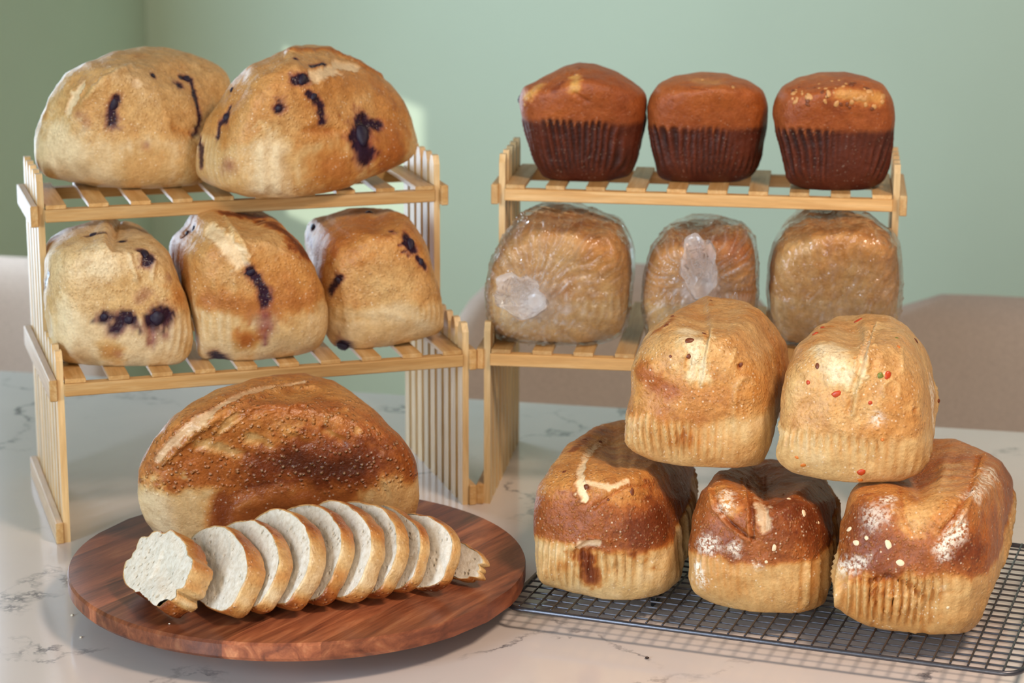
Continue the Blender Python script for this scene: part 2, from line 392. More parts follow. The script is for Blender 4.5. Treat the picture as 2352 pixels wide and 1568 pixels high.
rack((-.4015, 1.9668, 0), .3058, 'two-tier bamboo slat rack holding the five blueberry loaves')
rack((-.0267, 2.0847, 0), -.1337, 'two-tier bamboo slat rack holding the brown cakes and bagged loaves')

# ------------------------------------------------------------------ round board
BZ = .0375; BC = Vector((-.1775, 1.8235, 0)); BR = .1898; BT = .0150
def board_mat():
    m = MT('acacia_plank_wood'); v = m.coord((1, 1, 1))
    sx = m.n('ShaderNodeSeparateXYZ'); m.l(v, sx.inputs[0])
    oi = m.n('ShaderNodeObjectInfo').outputs['Random']
    cm = m.n('ShaderNodeCombineXYZ'); m.l(m.math('MULTIPLY', sx.outputs[0], 9), cm.inputs[0]); m.l(m.math('MULTIPLY', sx.outputs[1], 75), cm.inputs[1]); m.l(m.math('ADD', m.math('MULTIPLY', sx.outputs[2], 60), m.math('MULTIPLY', oi, 91)), cm.inputs[2])
    g = m.noise(cm.outputs[0], 1, 5, .62, .9); f = m.noise(cm.outputs[0], 6, 3)
    c = m.ramp(g, [(.24, lin((58, 27, 18))), (.42, lin((112, 60, 38))), (.58, lin((142, 82, 52))), (.78, lin((178, 122, 84)))])
    c = m.mix(.5, c, m.ramp(f, [(.3, (.7, .68, .66)), (.7, (1.2, 1.2, 1.2))]), 'MULTIPLY')
    c = m.mix(1, c, m.n('ShaderNodeObjectInfo').outputs['Color'], 'MULTIPLY')
    m.set(Base_Color=c, Roughness=.36, Normal=m.bump(f, .12, .0005)); m.b.inputs['Specular IOR Level'].default_value = .5
    return m.m
M['board'] = board_mat()
bo = empty('serving_board', BC, math.radians(57)); tag(bo, 'round reddish brown wooden serving board under the big loaf and slices', 'board')
strips = [-BR, -.130, -.066, -.020, .030, .060, .076, .117, .160, BR]; tones = [1.15, 1.55, .78, .86, .70, 1.6, 1.05, .76, .92]
for a, b, tone in zip(strips[:-1], strips[1:], tones):
    n = 40; ys = np.linspace(a, b, max(4, int((b - a) / .004)))
    hx = np.sqrt(np.maximum(BR ** 2 - ys ** 2, 1e-7)); loop = [(-x, y) for x, y in zip(hx, ys)] + [(x, y) for x, y in zip(hx[::-1], ys[::-1])]
    k = len(loop); V = [(x, y, BZ) for x, y in loop] + [(x * .985, y * .985 if abs(y) > .188 else y, BZ - BT) for x, y in loop]
    # a small eased rim
    V = [(x * (1 - .0022 / BR), y, BZ) for x, y in loop] + [(x, y, BZ - .0022) for x, y in loop] + [(x, y, BZ - BT + .003) for x, y in loop] + [(x * (1 - .003 / BR), y, BZ - BT) for x, y in loop]
    Fq = [tuple(range(k))[::-1], tuple(range(3 * k, 4 * k))]
    for L_ in range(3): Fq += [(L_ * k + i, L_ * k + (i + 1) % k, (L_ + 1) * k + (i + 1) % k, (L_ + 1) * k + i) for i in range(k)]
    me = np_mesh('plank', V, Fq); bm = bmesh.new(); bm.from_mesh(me); bmesh.ops.recalc_face_normals(bm, faces=bm.faces[:]); bm.to_mesh(me); bm.free()
    mesh_obj('plank', me, M['board'], bo).color = (tone, tone, tone, 1)
bm = bmesh.new(); bmesh.ops.create_cone(bm, cap_ends=True, segments=64, radius1=.13, radius2=.13, depth=BZ - BT, matrix=Matrix.Translation((0, 0, (BZ - BT) / 2)))
mesh_obj('foot_ring', bm_mesh(bm, 'foot_ring'), M['board'], bo)

# ------------------------------------------------------------------ cooling rack
CZ = .020; CA = -.345; CWx, CDy = .415, .30; CFR = Vector((.3845, 1.6235, 0))
cx, cy = Vector((math.cos(CA), math.sin(CA), 0)), Vector((-math.sin(CA), math.cos(CA), 0))
cr = empty('cooling_rack', CFR - cx * CWx, CA); tag(cr, 'dark grey wire grid cooling rack under the pyramid of loaves', 'cooling rack')
def rrect(w_, d_, r_, z):
    P = []
    for (x, y, a0) in ((w_ - r_, r_, -90), (w_ - r_, d_ - r_, 0), (r_, d_ - r_, 90), (r_, r_, 180)):
        for k in range(7): a = math.radians(a0 + 15 * k); P.append((x + r_ * math.cos(a), y + r_ * math.sin(a), z))
    return P
bm = bmesh.new(); tube(bm, rrect(CWx, CDy, .016, CZ - .0015), .0022, 8, True); mesh_obj('frame', bm_mesh(bm, 'frame'), M['wire'], cr, True)
nx = 31; ny = 23
bm = bmesh.new(); tube(bm, [(0, .001, 0), (0, CDy - .001, 0)], .0009, 6); wl = bm_mesh(bm, 'wire')
bm = bmesh.new(); tube(bm, [(.001, 0, 0), (CWx - .001, 0, 0)], .0009, 6); wc_ = bm_mesh(bm, 'wire')
for i in range(1, nx): mesh_obj('wire', wl, M['wire'], cr).location = (CWx * i / nx, 0, CZ + .0008)
for i in range(1, ny): mesh_obj('wire', wc_, M['wire'], cr).location = (0, CDy * i / ny, CZ - .0008)
for x in (.10, CWx - .10):
    for y0, y1 in ((.09, .12), (CDy - .09, CDy - .06)):
        bm = bmesh.new(); tube(bm, [(x, y0, CZ - .001), (x, y0, .002), (x, (y0 + y1) / 2, .0018), (x, y1, .002), (x, y1, CZ - .001)], .0018, 8)
        mesh_obj('foot', bm_mesh(bm, 'foot'), M['wire'], cr, True)
#LOAVES ------------------------------------------------------------ loaf engine
def cube_sphere(n):
    t = np.tan(np.linspace(-1, 1, n + 1) * math.pi / 4); U, Vv = np.meshgrid(t, t, indexing='ij'); one = np.ones_like(U)
    faces = [(one, U, Vv), (-one, -U, Vv), (-U, one, Vv), (U, -one, Vv), (U, Vv, one), (U, -Vv, -one)]
    P = np.concatenate([np.stack(f, -1).reshape(-1, 3) for f in faces]); P /= np.linalg.norm(P, axis=1)[:, None]
    key = np.round(P * 1e5).astype(np.int64); _, first, inv = np.unique(key, axis=0, return_index=True, return_inverse=True); inv = inv.reshape(-1)
    I = np.arange((n + 1) ** 2).reshape(n + 1, n + 1); Q = np.stack([I[:-1, :-1], I[1:, :-1], I[1:, 1:], I[:-1, 1:]], -1).reshape(-1, 4)
    Q = np.concatenate([Q + k * (n + 1) ** 2 for k in range(6)])
    return P[first], inv[Q]
CS = {}
def normals(V, Q):
    fn = np.cross(V[Q[:, 2]] - V[Q[:, 0]], V[Q[:, 3]] - V[Q[:, 1]]); N = np.zeros_like(V)
    for k in range(4): np.add.at(N, Q[:, k], fn)
    return N / (np.linalg.norm(N, axis=1)[:, None] + 1e-12)
def poly_radius(poly, c, ang):
    P = np.asarray(poly, float) - c; A, B = P, np.roll(P, -1, 0); out = np.zeros(len(ang))
    for i, a in enumerate(ang):
        d = np.array([math.cos(a), math.sin(a)]); e = B - A; den = d[0] * e[:, 1] - d[1] * e[:, 0]
        with np.errstate(all='ignore'):
            t = (A[:, 0] * e[:, 1] - A[:, 1] * e[:, 0]) / den; s = (A[:, 0] * d[1] - A[:, 1] * d[0]) / den
        ok = (np.abs(den) > 1e-9) & (s >= 0) & (s <= 1) & (t > 0); out[i] = t[ok].max() if ok.any() else 1
    return out
NB = 120; ANG = (np.arange(NB) + .5) / NB * 2 * math.pi
def sil_radius(px, c):
    d = px - c; a = np.arctan2(d[:, 1], d[:, 0]) % (2 * math.pi); r = np.hypot(d[:, 0], d[:, 1]); out = np.zeros(NB)
    np.maximum.at(out, (a / (2 * math.pi) * NB).astype(int) % NB, r); return out
def base_loaf(n, wd, ln, h, rim, taper, pl, pu):
    if n not in CS: CS[n] = cube_sphere(n)
    D, Q = CS[n]; z = D[:, 2]; k = sstep(-.25, .35, z); p = pl * (1 - k) + pu * k; p = p[:, None]
    R = D / ((np.abs(D) ** p).sum(1, keepdims=True)) ** (1 / p)
    zz = np.where(R[:, 2] > 0, rim + R[:, 2] * (h - rim), rim + R[:, 2] * rim)
    tp = taper + (1 - taper) * sstep(0, rim, zz)
    return np.stack([R[:, 0] * wd / 2 * tp, R[:, 1] * ln / 2 * tp, zz], 1), Q
def fit_outline(V, poly, zb, iters=10):
    """shape the loaf sideways and upwards so that it has the loaf's own outline; its depth stays"""
    for it in range(iters):
        C = np.array([(V[:, 0].max() + V[:, 0].min()) / 2, (V[:, 1].max() + V[:, 1].min()) / 2, zb + (V[:, 2].max() - zb) * .47])
        px = project(V); c = project(C[None])[0]
        rt, rs = poly_radius(poly, c, ANG), sil_radius(px, c); ratio = np.clip(rt / np.maximum(rs, 1), .6, 1.6)
        ratio = (np.roll(ratio, 1) + 2 * ratio + np.roll(ratio, -1)) / 4
        d = px - c; a = (np.arctan2(d[:, 1], d[:, 0]) % (2 * math.pi)) / (2 * math.pi) * NB - .5
        i0 = np.floor(a).astype(int); f = a - i0; q = ratio[i0 % NB] * (1 - f) + ratio[(i0 + 1) % NB] * f
        rn = np.hypot(d[:, 0], d[:, 1]) / np.maximum(rs[i0 % NB] * (1 - f) + rs[(i0 + 1) % NB] * f, 1); qm = ratio.mean(); q = qm + (q - qm) * sstep(.0, .85, rn)
        q = 1 + (q - 1) * .8
        V = V.copy(); V[:, 0] = C[0] + (V[:, 0] - C[0]) * q; V[:, 2] = C[2] + (V[:, 2] - C[2]) * q
        V[:, 2] += zb - np.percentile(V[:, 2], 3); V[:, 2] = np.maximum(V[:, 2], zb)
    px = project(V); rs = sil_radius(px, c); print('   outline error px', round(float(np.mean(np.abs(rs - rt))), 1), round(float(np.max(np.abs(rs - rt))), 1))
    return V
RAMP = [(0, (234, 212, 170)), (.25, (213, 173, 114)), (.45, (198, 137, 71)), (.62, (168, 95, 41)), (.8, (118, 55, 23)), (1, (52, 21, 11))]
def toast(t, ramp=RAMP):
    t = np.clip(t, 0, 1); X = [r[0] for r in ramp]; Cc = np.array([lin(r[1]) for r in ramp])
    return np.stack([np.interp(t, X, Cc[:, i]) for i in range(3)], 1)
def set_attr(me, name, arr):
    at = me.color_attributes.new(name, 'FLOAT_COLOR', 'POINT'); A = np.ones((len(arr), 4), np.float32); A[:, :arr.shape[1]] = arr; at.data.foreach_set('color', A.ravel())
def hit(bvh, p, mid):
    r = ray(*p); r = r / np.linalg.norm(r); h = bvh.ray_cast(Vector(CO), Vector(r))
    if h[0] is None:
        t = np.dot(mid - CO, r); h = bvh.find_nearest(Vector(CO + r * t))
    return np.array(h[0]), np.array(h[1])
def resample(pts, step=4):
    out = [np.array(pts[0], float)]
    for a, b in zip(pts[:-1], pts[1:]):
        a, b = np.array(a, float), np.array(b, float); k = max(1, int(np.linalg.norm(b - a) / step))
        out += [a + (b - a) * (i + 1) / k for i in range(k)]
    return out
BERRY = lin((34, 16, 40)); STAIN = lin((128, 44, 62)); PALEC = lin((240, 212, 168))
def blob_mesh(name, r, squash, seed, sub=2):
    bm = bmesh.new(); bmesh.ops.create_icosphere(bm, subdivisions=sub, radius=1)
    P = np.array([v.co[:] for v in bm.verts]); k = 1 + .28 * noise(P, 1.6, seed, 2)
    for v, q in zip(bm.verts, k): v.co = Vector((v.co.x * r * q, v.co.y * r * q, v.co.z * r * squash * q))
    me = bm_mesh(bm, name); me.polygons.foreach_set('use_smooth', [True] * len(me.polygons)); return me
M['berry'] = simple('blueberry_skin', (30, 18, 44), .3, 300, .35, .0006, 500)
M['pepper_red'] = simple('red_pepper_piece', (190, 66, 26), .35, 300, .2); M['pepper_orange'] = simple('orange_pepper_piece', (214, 120, 44), .35, 300, .2)
M['pepper_green'] = simple('green_pepper_piece', (120, 124, 50), .45, 300, .2); M['onion'] = simple('browned_onion_piece', (112, 54, 22), .45, 300, .3)
M['nut'] = simple('chopped_nut_piece', (205, 150, 90), .5, 400, .25); M['nut_dark'] = simple('toasted_nut_piece', (120, 62, 28), .5, 400, .25)
M['chip'] = simple('dark_chocolate_chip', (46, 24, 14), .35, 300, .2); M['seed'] = simple('pale_flour_grain', (238, 214, 176), .7, 300, .1)
BITS = {}
def add_bit(root, base, name, mat, pos, nrm, r, squash, seed, long=1.0, rot=0, sink=.25):
    key = (name, mat, seed % 4)
    if key not in BITS: BITS[key] = blob_mesh(name, 1.0, 1.0, seed % 4 + 3)
    me = BITS[key]
    if not me.materials: me.materials.append(M[mat])
    o = bpy.data.objects.new(name, me); COL.objects.link(o); o.parent = root
    q = Vector(nrm).to_track_quat('Z', 'Y') @ Matrix.Rotation(rot, 3, 'Z').to_quaternion()
    o.rotation_euler = q.to_euler(); o.scale = (r * long, r, r * squash); o.location = Vector(pos - base - nrm * r * squash * sink)
    return o

def loaf(name, label, cat, group, poly, contact, zb, yaw, dims, rim=.45, taper=.9, pw=(4.5, 2.6), tl=(.12, .6, .4), flute=.0012, fper=110, lump=.0022,
         feats=(), bits=(), n=72, mat='bread', seed=1, blister=.5, ramp=RAMP, side_col=None, shrink=1.0, xpx=None, shape_only=False, rimline=None, preset=None, under=()):
    wd, ln, h = dims; V, Q = base_loaf(n, wd, ln, h, rim * h, taper, *pw)
    c, s = math.cos(yaw), math.sin(yaw); x = V[:, 0] * c - V[:, 1] * s; y = V[:, 0] * s + V[:, 1] * c
    P = np.asarray(poly, float); ct = at_z(contact[0], contact[1], zb)
    yc = ct[1] - y.min() * .96; xm = (P[:, 0].min() + P[:, 0].max()) / 2 if xpx is None else xpx
    xc = at_y(xm, P[:, 1].mean(), yc)[0]
    W = np.stack([x + xc, y + yc, V[:, 2] + zb], 1)
    # low frequency lumps before the outline is fitted
    N = normals(W, Q); W = W + N * (noise(W, 28, seed, 3) * lump)[:, None]
    W = fit_outline(W, poly, zb)
    if preset is not None: W, (xc, yc, zb) = preset
    if len(under):                                                # where another loaf rests on this one the crust is pressed down
        dz = np.zeros(len(W))
        for bv in under:
            for i in np.where(W[:, 2] > TOPZ - .03)[0]:
                h_ = bv.ray_cast(Vector((W[i, 0], W[i, 1], zb)), Vector((0, 0, 1)))
                if h_[0] is not None: dz[i] = max(dz[i], W[i, 2] - h_[0].z + .0008)
        S_ = np.where(dz > 0)[0]; S_ = S_[:: max(1, len(S_) // 500)]; top = np.where(W[:, 2] > TOPZ - .04)[0]
        if len(S_):
            dd = ((W[top][:, None, :2] - W[S_][None, :, :2]) ** 2).sum(2); sm = (dz[S_][None] * np.exp(-dd / .026 ** 2)).max(1)
            dz[top] = np.maximum(dz[top], sm)
        W[:, 2] -= dz
    zr = (W[:, 2] - zb) / (W[:, 2].max() - zb); loc = W - np.array([xc, yc, zb]); lx = loc[:, 0] * c + loc[:, 1] * s; ly = -loc[:, 0] * s + loc[:, 1] * c
    L = np.stack([lx, ly, loc[:, 2]], 1)
    N = normals(W, Q)
    rl = rim if rimline is None else rimline
    nz = noise(L, 45, seed + 3, 3)
    low = 1 - sstep(rl - .05, rl + .03, zr + nz * .06 + noise(L, 150, seed + 21, 2) * .02)
    side = np.clip(1.25 - np.abs(N[:, 2]) * 1.4, 0, 1)
    th = np.arctan2(ly / ln, lx / wd * .62 / .62); ph_ = th * fper * .30 + 3.2 * noise(L, (26, 26, 7), seed + 5, 2) + 1.0 * noise(L, (60, 60, 40), seed + 6, 1)
    fl = (1 - 2 * np.abs(np.sin(ph_))) ; fgate = sstep(-.30, .20, noise(L, (26, 26, 16), seed + 9, 1))
    flu = fl * low * side * sstep(.03, .14, zr) * (.15 + .85 * fgate)
    W = W + N * (flu * flute)[:, None]
    if shape_only: return W, Q, np.array([xc, yc, zb])
    # crust colour: pale sides, browned shoulder above the rim, top
    t_low, t_sh, t_top = tl
    up = sstep(rl + .10, 1.0, zr); t = t_low * low + (1 - low) * (t_sh * (1 - up) + t_top * up)
    t = t + nz * .11 + noise(L, 16, seed + 8, 2) * .10 + noise(L, 160, seed + 2, 2) * .04
    t = t - flu * .07  # flute valleys darker and ridges paler: shading put into the crust colour
    aux = np.zeros((len(W), 3)); aux[:, 0] = np.clip((1 - low) * blister, 0, 1); disp = (noise(L, 95, seed + 31, 2) * .0009 * (1 - .6 * low) + noise(L, 40, seed + 32, 2) * .0014) * (.4 if mat == 'cake' else 1); stainw = np.zeros(len(W)); berryw = np.zeros(len(W)); palew = np.zeros(len(W)); tint = np.zeros(len(W))
    bvh = BVHTree.FromPolygons(W.tolist(), Q.tolist()); mid = W.mean(0); wob = noise(W, 260, seed + 4, 2); wob2 = noise(W, 90, seed + 12, 2)
    mpp = np.linalg.norm(mid - CO) / F
    for ft in feats:
        kind, r = ft[0], ft[1] * mpp * (1.22 if ft[0] == 'berry' else 1.35 if ft[0] in ('score', 'ridge') else 1); amt = ft[2] if not isinstance(ft[2], (list, tuple)) else 1.0; pts = ft[3] if len(ft) > 3 else ft[2]
        if isinstance(pts, tuple): pts = [pts]
        S = np.array([hit(bvh, p, mid)[0] for p in resample(pts, max(3, ft[1] * .5))])
        sel = np.where(((W > S.min(0) - r * 2.6) & (W < S.max(0) + r * 2.6)).all(1))[0]
        if not len(sel): continue
        d = np.sqrt(((W[sel][:, None] - S[None]) ** 2).sum(2).min(1)) / r
        soft = kind in ('brown', 'stain', 'flour', 'tan')
        d = d * (1 + (.55 * wob2[sel] + .45 * wob[sel] if soft else .55 * wob[sel] + .50 * wob2[sel]))
        wgt = (1 - sstep(.25, 1.6, d)) if soft else (1 - sstep(.75, 1.2, d))
        if kind == 'brown' or kind == 'tan': t[sel] = t[sel] * (1 - wgt) + np.maximum(t[sel], amt) * wgt if kind == 'brown' else t[sel] * (1 - wgt) + amt * wgt
        elif kind == 'berry': berryw[sel] = np.maximum(berryw[sel], wgt * amt); stainw[sel] = np.maximum(stainw[sel], .8 * (1 - sstep(.8, 1.9, d))); disp[sel] -= wgt * min(r * .25, .0012); aux[sel, 1] = np.maximum(aux[sel, 1], wgt * .6)
        elif kind == 'stain': stainw[sel] = np.maximum(stainw[sel], wgt * amt)
        elif kind == 'pale': palew[sel] = np.maximum(palew[sel], wgt * amt); disp[sel] -= wgt * min(r * .22, .0016); rg = np.exp(-((d - 1.15) / .22) ** 2); disp[sel] += rg * .0010; aux[sel, 0] *= (1 - wgt)
        elif kind == 'score': t[sel] = t[sel] * (1 - wgt * .75) + .30 * wgt * .9 - t[sel] * wgt * .15; disp[sel] -= wgt * .0018; rg = np.exp(-((d - 1.15) / .22) ** 2); disp[sel] += rg * .0009; t[sel] -= rg * .10; aux[sel, 0] *= (1 - wgt)
        elif kind == 'groove': disp[sel] -= np.exp(-(d / .9) ** 2) * min(r * .9, .0040) * amt; t[sel] += .10 * np.exp(-(d / .8) ** 2)
        elif kind == 'pit': disp[sel] -= wgt * r * .7 * amt; t[sel] += .12 * wgt
        elif kind == 'ridge': disp[sel] += np.exp(-(d / .8) ** 2) * min(r * 1.0, .0030) * amt; t[sel] -= .06 * np.exp(-(d / .8) ** 2)
        elif kind == 'swell': disp[sel] += (1 - sstep(0, 1.2, d)) * r * .25 * amt
        elif kind == 'flour': aux[sel, 2] = np.maximum(aux[sel, 2], wgt * amt)
    col = toast(t, ramp)
    if side_col is not None:
        sc = np.array([lin(q) for q in side_col]); k = np.clip(.5 + .5 * flu + nz * .3, 0, 1)[:, None]
        edge = (1 - sstep(rl - .035, rl + .035, zr + nz * .03 + flu * .05))[:, None]
        col = col * (1 - edge) + edge * (sc[0] * (1 - k) + sc[1] * k)
    col = col * (1 - palew[:, None]) + PALEC * palew[:, None]
    sw = np.clip(stainw * (.8 + .4 * wob), 0, .92)[:, None]; col = col * (1 - sw) + STAIN * sw
    bw = np.clip(berryw, 0, .97)[:, None]; col = col * (1 - bw) + BERRY * bw
    N = normals(W, Q); W = W + N * disp[:, None]; W[:, 2] = np.maximum(W[:, 2], zb)
    base = np.array([xc, yc, zb]); me = np_mesh(name, W - base, Q)
    set_attr(me, 'Col', col); set_attr(me, 'Aux', aux)
    o = mesh_obj(name, me, M[mat], None, True); o.location = base; tag(o, label, cat, group)
    bvh = BVHTree.FromPolygons(W.tolist(), Q.tolist())
    for i, b in enumerate(bits):
        nm, mt, r, p = b[:4]; long = b[4] if len(b) > 4 else 1; rot = b[5] if len(b) > 5 else i; sq = b[6] if len(b) > 6 else .6
        pos, nr = hit(bvh, p, mid); add_bit(o, base, nm, mt, pos, nr, r * mpp, sq, seed + i, long, rot)
    return o

RK1, RK2 = .3058, -.1337
BL = 'blueberry loaves on the left rack'
loaf('blueberry_loaf', 'pale blueberry loaf at left end of the left rack top shelf', 'bread', BL,
     [(95, 425), (80, 372), (78, 335), (90, 290), (115, 235), (150, 185), (200, 155), (260, 135), (330, 123), (380, 124), (430, 135), (480, 155), (515, 176), (531, 205), (524, 280), (508, 370), (488, 425), (450, 446), (380, 450), (300, 453), (220, 447), (150, 436)],
     (290, 453), DECKU, -.60, (.118, .175, .125), .42, tl=(.12, .30, .26), flute=.0006, seed=11,
     feats=[('berry', 9, [(268, 226), (258, 250), (254, 286)]), ('berry', 4.5, [(415, 178), (438, 182), (452, 230), (459, 275), (448, 305)]), ('berry', 8, (430, 181)), ('berry', 6, (352, 173)), ('berry', 8, (413, 195)),
            ('berry', 13, [(92, 398), (112, 425), (142, 440)]), ('pale', 11, [(188, 198), (172, 225), (158, 252)]), ('pale', 13, (312, 190)), ('brown', 60, .30, (340, 390)), ('brown', 70, .36, (470, 390)), ('stain', 8, .6, (335, 333)), ('stain', 12, .4, [(200, 280), (180, 262)]),
            ('groove', 8, [(400, 292), (440, 305)]), ('tan', 60, .03, [(130, 330), (160, 400)]), ('ridge', 6, [(300, 150), (240, 180), (190, 235)])],
     bits=[('blueberry', 'berry', 9, (262, 240), 1.6, 1.4), ('blueberry', 'berry', 8, (430, 181)), ('blueberry', 'berry', 6, (352, 173))])
loaf('blueberry_loaf', 'large golden blueberry loaf at right end of the left rack top shelf', 'bread', BL,
     [(450, 420), (447, 370), (455, 330), (470, 285), (500, 245), (530, 200), (570, 160), (620, 140), (650, 125), (670, 114), (720, 116), (760, 117), (790, 135), (830, 150), (870, 180), (910, 215), (940, 260), (955, 310), (960, 350), (950, 375), (920, 392), (870, 415), (800, 440), (740, 455), (690, 468), (640, 472), (580, 470), (520, 455), (480, 440)],
     (640, 470), DECKU, -.78, (.120, .195, .135), .42, tl=(.22, .38, .36), flute=.0007, seed=22,
     feats=[('berry', 12, (520, 270)), ('berry', 5, [(527, 246), (520, 262), (503, 288), (498, 319)]), ('berry', 9, [(459, 325), (461, 380)]), ('berry', 10, [(677, 186), (702, 180)]), ('berry', 7, [(708, 215), (729, 229), (738, 246), (740, 280)]), ('berry', 10, (640, 250)),
            ('berry', 19, [(832, 284), (830, 319), (839, 358)]), ('berry', 9, [(840, 284), (866, 286)]), ('berry', 6, (680, 134)), ('berry', 5, [(714, 151), (744, 147)]), ('pale', 18, [(722, 172), (772, 155), (812, 152)]),
            ('brown', 10, .62, [(665, 118), (757, 117), (815, 140), (870, 174)]), ('ridge', 9, [(665, 118), (757, 117), (815, 140), (870, 174)]), ('brown', 60, .55, (770, 385)), ('brown', 55, .6, (905, 350)), ('brown', 50, .5, (770, 425)), ('brown', 45, .55, [(860, 320), (900, 300)]), ('tan', 42, .04, [(620, 350), (619, 420)]),
            ('stain', 20, .55, (524, 380)), ('groove', 9, [(700, 300), (735, 300), (787, 300)]), ('groove', 7, [(660, 360), (680, 430), (690, 460)]), ('ridge', 7, [(600, 340), (605, 440)]), ('ridge', 7, [(635, 340), (640, 440)]), ('brown', 30, .45, [(760, 195), (820, 190)])],
     bits=[('blueberry', 'berry', 10, (519, 268)), ('blueberry', 'berry', 11, (695, 183), 1.3), ('blueberry', 'berry', 9, (722, 222)), ('blueberry', 'berry', 17, (833, 310), 1.5, 1.5), ('blueberry', 'berry', 8, (640, 250)), ('blueberry', 'berry', 7, (532, 206))])
loaf('blueberry_loaf', 'blueberry loaf with purple burst berries, leftmost on the left rack lower shelf', 'bread', BL,
     [(140, 850), (115, 800), (104, 740), (100, 680), (92, 640), (92, 600), (110, 565), (150, 540), (200, 525), (240, 512), (255, 512), (265, 525), (310, 530), (350, 555), (385, 590), (410, 640), (430, 690), (442, 740), (445, 800), (430, 840), (400, 857), (330, 862), (230, 861), (170, 857)],
     (280, 861), DECKL, RK1, (.118, .19, .115), .45, tl=(.10, .20, .16), flute=.0008, seed=33,
     feats=[('berry', 8, [(203, 541), (226, 535)]), ('berry', 8, (281, 556)), ('berry', 10, [(326, 576), (341, 588), (338, 602)]), ('berry', 6, [(110, 629), (100, 658), (102, 715)]), ('berry', 12, (238, 731)), ('stain', 18, .9, (240, 735)), ('berry', 14, [(285, 732), (300, 737)]), ('berry', 11, [(262, 760), (275, 755)]),
            ('berry', 19, [(352, 735), (375, 725)]), ('stain', 14, .9, [(350, 760), (347, 790)]), ('stain', 12, .8, (380, 770)), ('stain', 14, .55, [(335, 672), (320, 690)]), ('stain', 10, .5, (389, 638)), ('stain', 10, .6, (274, 814)), ('berry', 9, (188, 850)), ('berry', 11, (249, 846)),
            ('tan', 34, .0, (238, 612)), ('brown', 30, .45, (412, 680)), ('brown', 28, .40, (252, 806)), ('ridge', 4, [(300, 585), (306, 615), (316, 640)]), ('ridge', 4, [(355, 600), (350, 640)]), ('brown', 9, .6, (253, 516)), ('tan', 30, .0, [(150, 720), (170, 800)]), ('groove', 7, [(345, 745), (345, 800)])],
     bits=[('blueberry', 'berry', 9, (334, 582), 1.4, .8), ('blueberry', 'berry', 8, (214, 538), 1.5), ('blueberry', 'berry', 8, (281, 556)), ('blueberry', 'berry', 16, (362, 730)), ('blueberry', 'berry', 10, (296, 735)), ('blueberry', 'berry', 9, (240, 728)), ('blueberry', 'berry', 8, (249, 846))])
loaf('blueberry_loaf', 'blueberry loaf with long red berry drip, middle of the left rack lower shelf', 'bread', BL,
     [(455, 840), (447, 800), (445, 760), (420, 690), (400, 640), (385, 590), (392, 560), (425, 530), (440, 505), (480, 490), (520, 487), (570, 495), (610, 505), (650, 530), (690, 570), (720, 620), (745, 670), (755, 730), (752, 780), (735, 815), (700, 832), (620, 843), (540, 850), (480, 848)],
     (590, 848), DECKL, RK1, (.118, .19, .12), .45, tl=(.14, .42, .34), flute=.0008, seed=44,
     feats=[('berry', 9, [(445, 524), (426, 537)]), ('berry', 9, [(573, 622), (588, 640), (603, 664), (607, 700)]), ('stain', 22, .9, [(606, 725), (612, 750)]), ('stain', 10, .9, [(610, 760), (608, 790)]), ('berry', 17, [(485, 828), (500, 822)]), ('berry', 10, (470, 842)), ('brown', 30, .62, (568, 779)),
            ('brown', 24, .85, [(525, 490), (590, 500), (650, 530), (700, 578)]), ('pale', 20, .9, [(480, 525), (515, 560), (545, 595)]), ('ridge', 4, [(491, 640), (495, 665), (510, 686), (532, 688), (541, 670), (540, 640)]), ('brown', 26, .55, [(478, 690), (560, 705), (640, 700), (710, 690)]), ('ridge', 6, [(515, 500), (560, 560), (575, 610)]), ('brown', 30, .45, [(660, 600), (690, 660)])],
     bits=[('blueberry', 'berry', 9, (576, 626), 1.3, .6), ('blueberry', 'berry', 8, (445, 524)), ('blueberry', 'berry', 15, (488, 828)), ('blueberry', 'berry', 7, (430, 535))])
loaf('blueberry_loaf', 'golden smooth blueberry loaf, rightmost on the left rack lower shelf', 'bread', BL,
     [(765, 805), (742, 770), (730, 720), (718, 660), (706, 610), (697, 570), (698, 540), (715, 515), (760, 500), (800, 490), (850, 486), (900, 492), (940, 508), (965, 540), (985, 590), (1000, 640), (1015, 700), (1022, 750), (1010, 775), (960, 795), (900, 808), (840, 818), (790, 818)],
     (870, 816), DECKL, RK1, (.118, .19, .125), .40, tl=(.18, .34, .46), flute=.0006, seed=55,
     feats=[('berry', 8, (719, 522)), ('stain', 14, .9, [(706, 545), (715, 560)]), ('berry', 7, [(779, 640), (768, 655), (759, 670)]), ('berry', 6, (898, 530)), ('berry', 11, [(936, 548), (948, 569)]), ('berry', 6, [(960, 592), (978, 612)]), ('berry', 18, (788, 797)), ('berry', 11, (760, 800)), ('berry', 11, [(1001, 775), (985, 785)]),
            ('groove', 4, [(770, 733), (800, 737), (845, 731)]), ('ridge', 4, [(845, 722), (885, 714), (935, 735)]), ('brown', 60, .56, [(800, 540), (870, 510)]), ('brown', 20, .6, (775, 555)), ('brown', 16, .65, (765, 580)), ('stain', 9, .6, (905, 535))],
     bits=[('blueberry', 'berry', 9, (848, 488)), ('blueberry', 'berry', 9, (719, 521)), ('blueberry', 'berry', 11, (944, 560), 1.4, .9), ('blueberry', 'berry', 7, (776, 644), 1.4, -.9), ('blueberry', 'berry', 15, (787, 796)), ('blueberry', 'berry', 7, (968, 600), 1.5)])

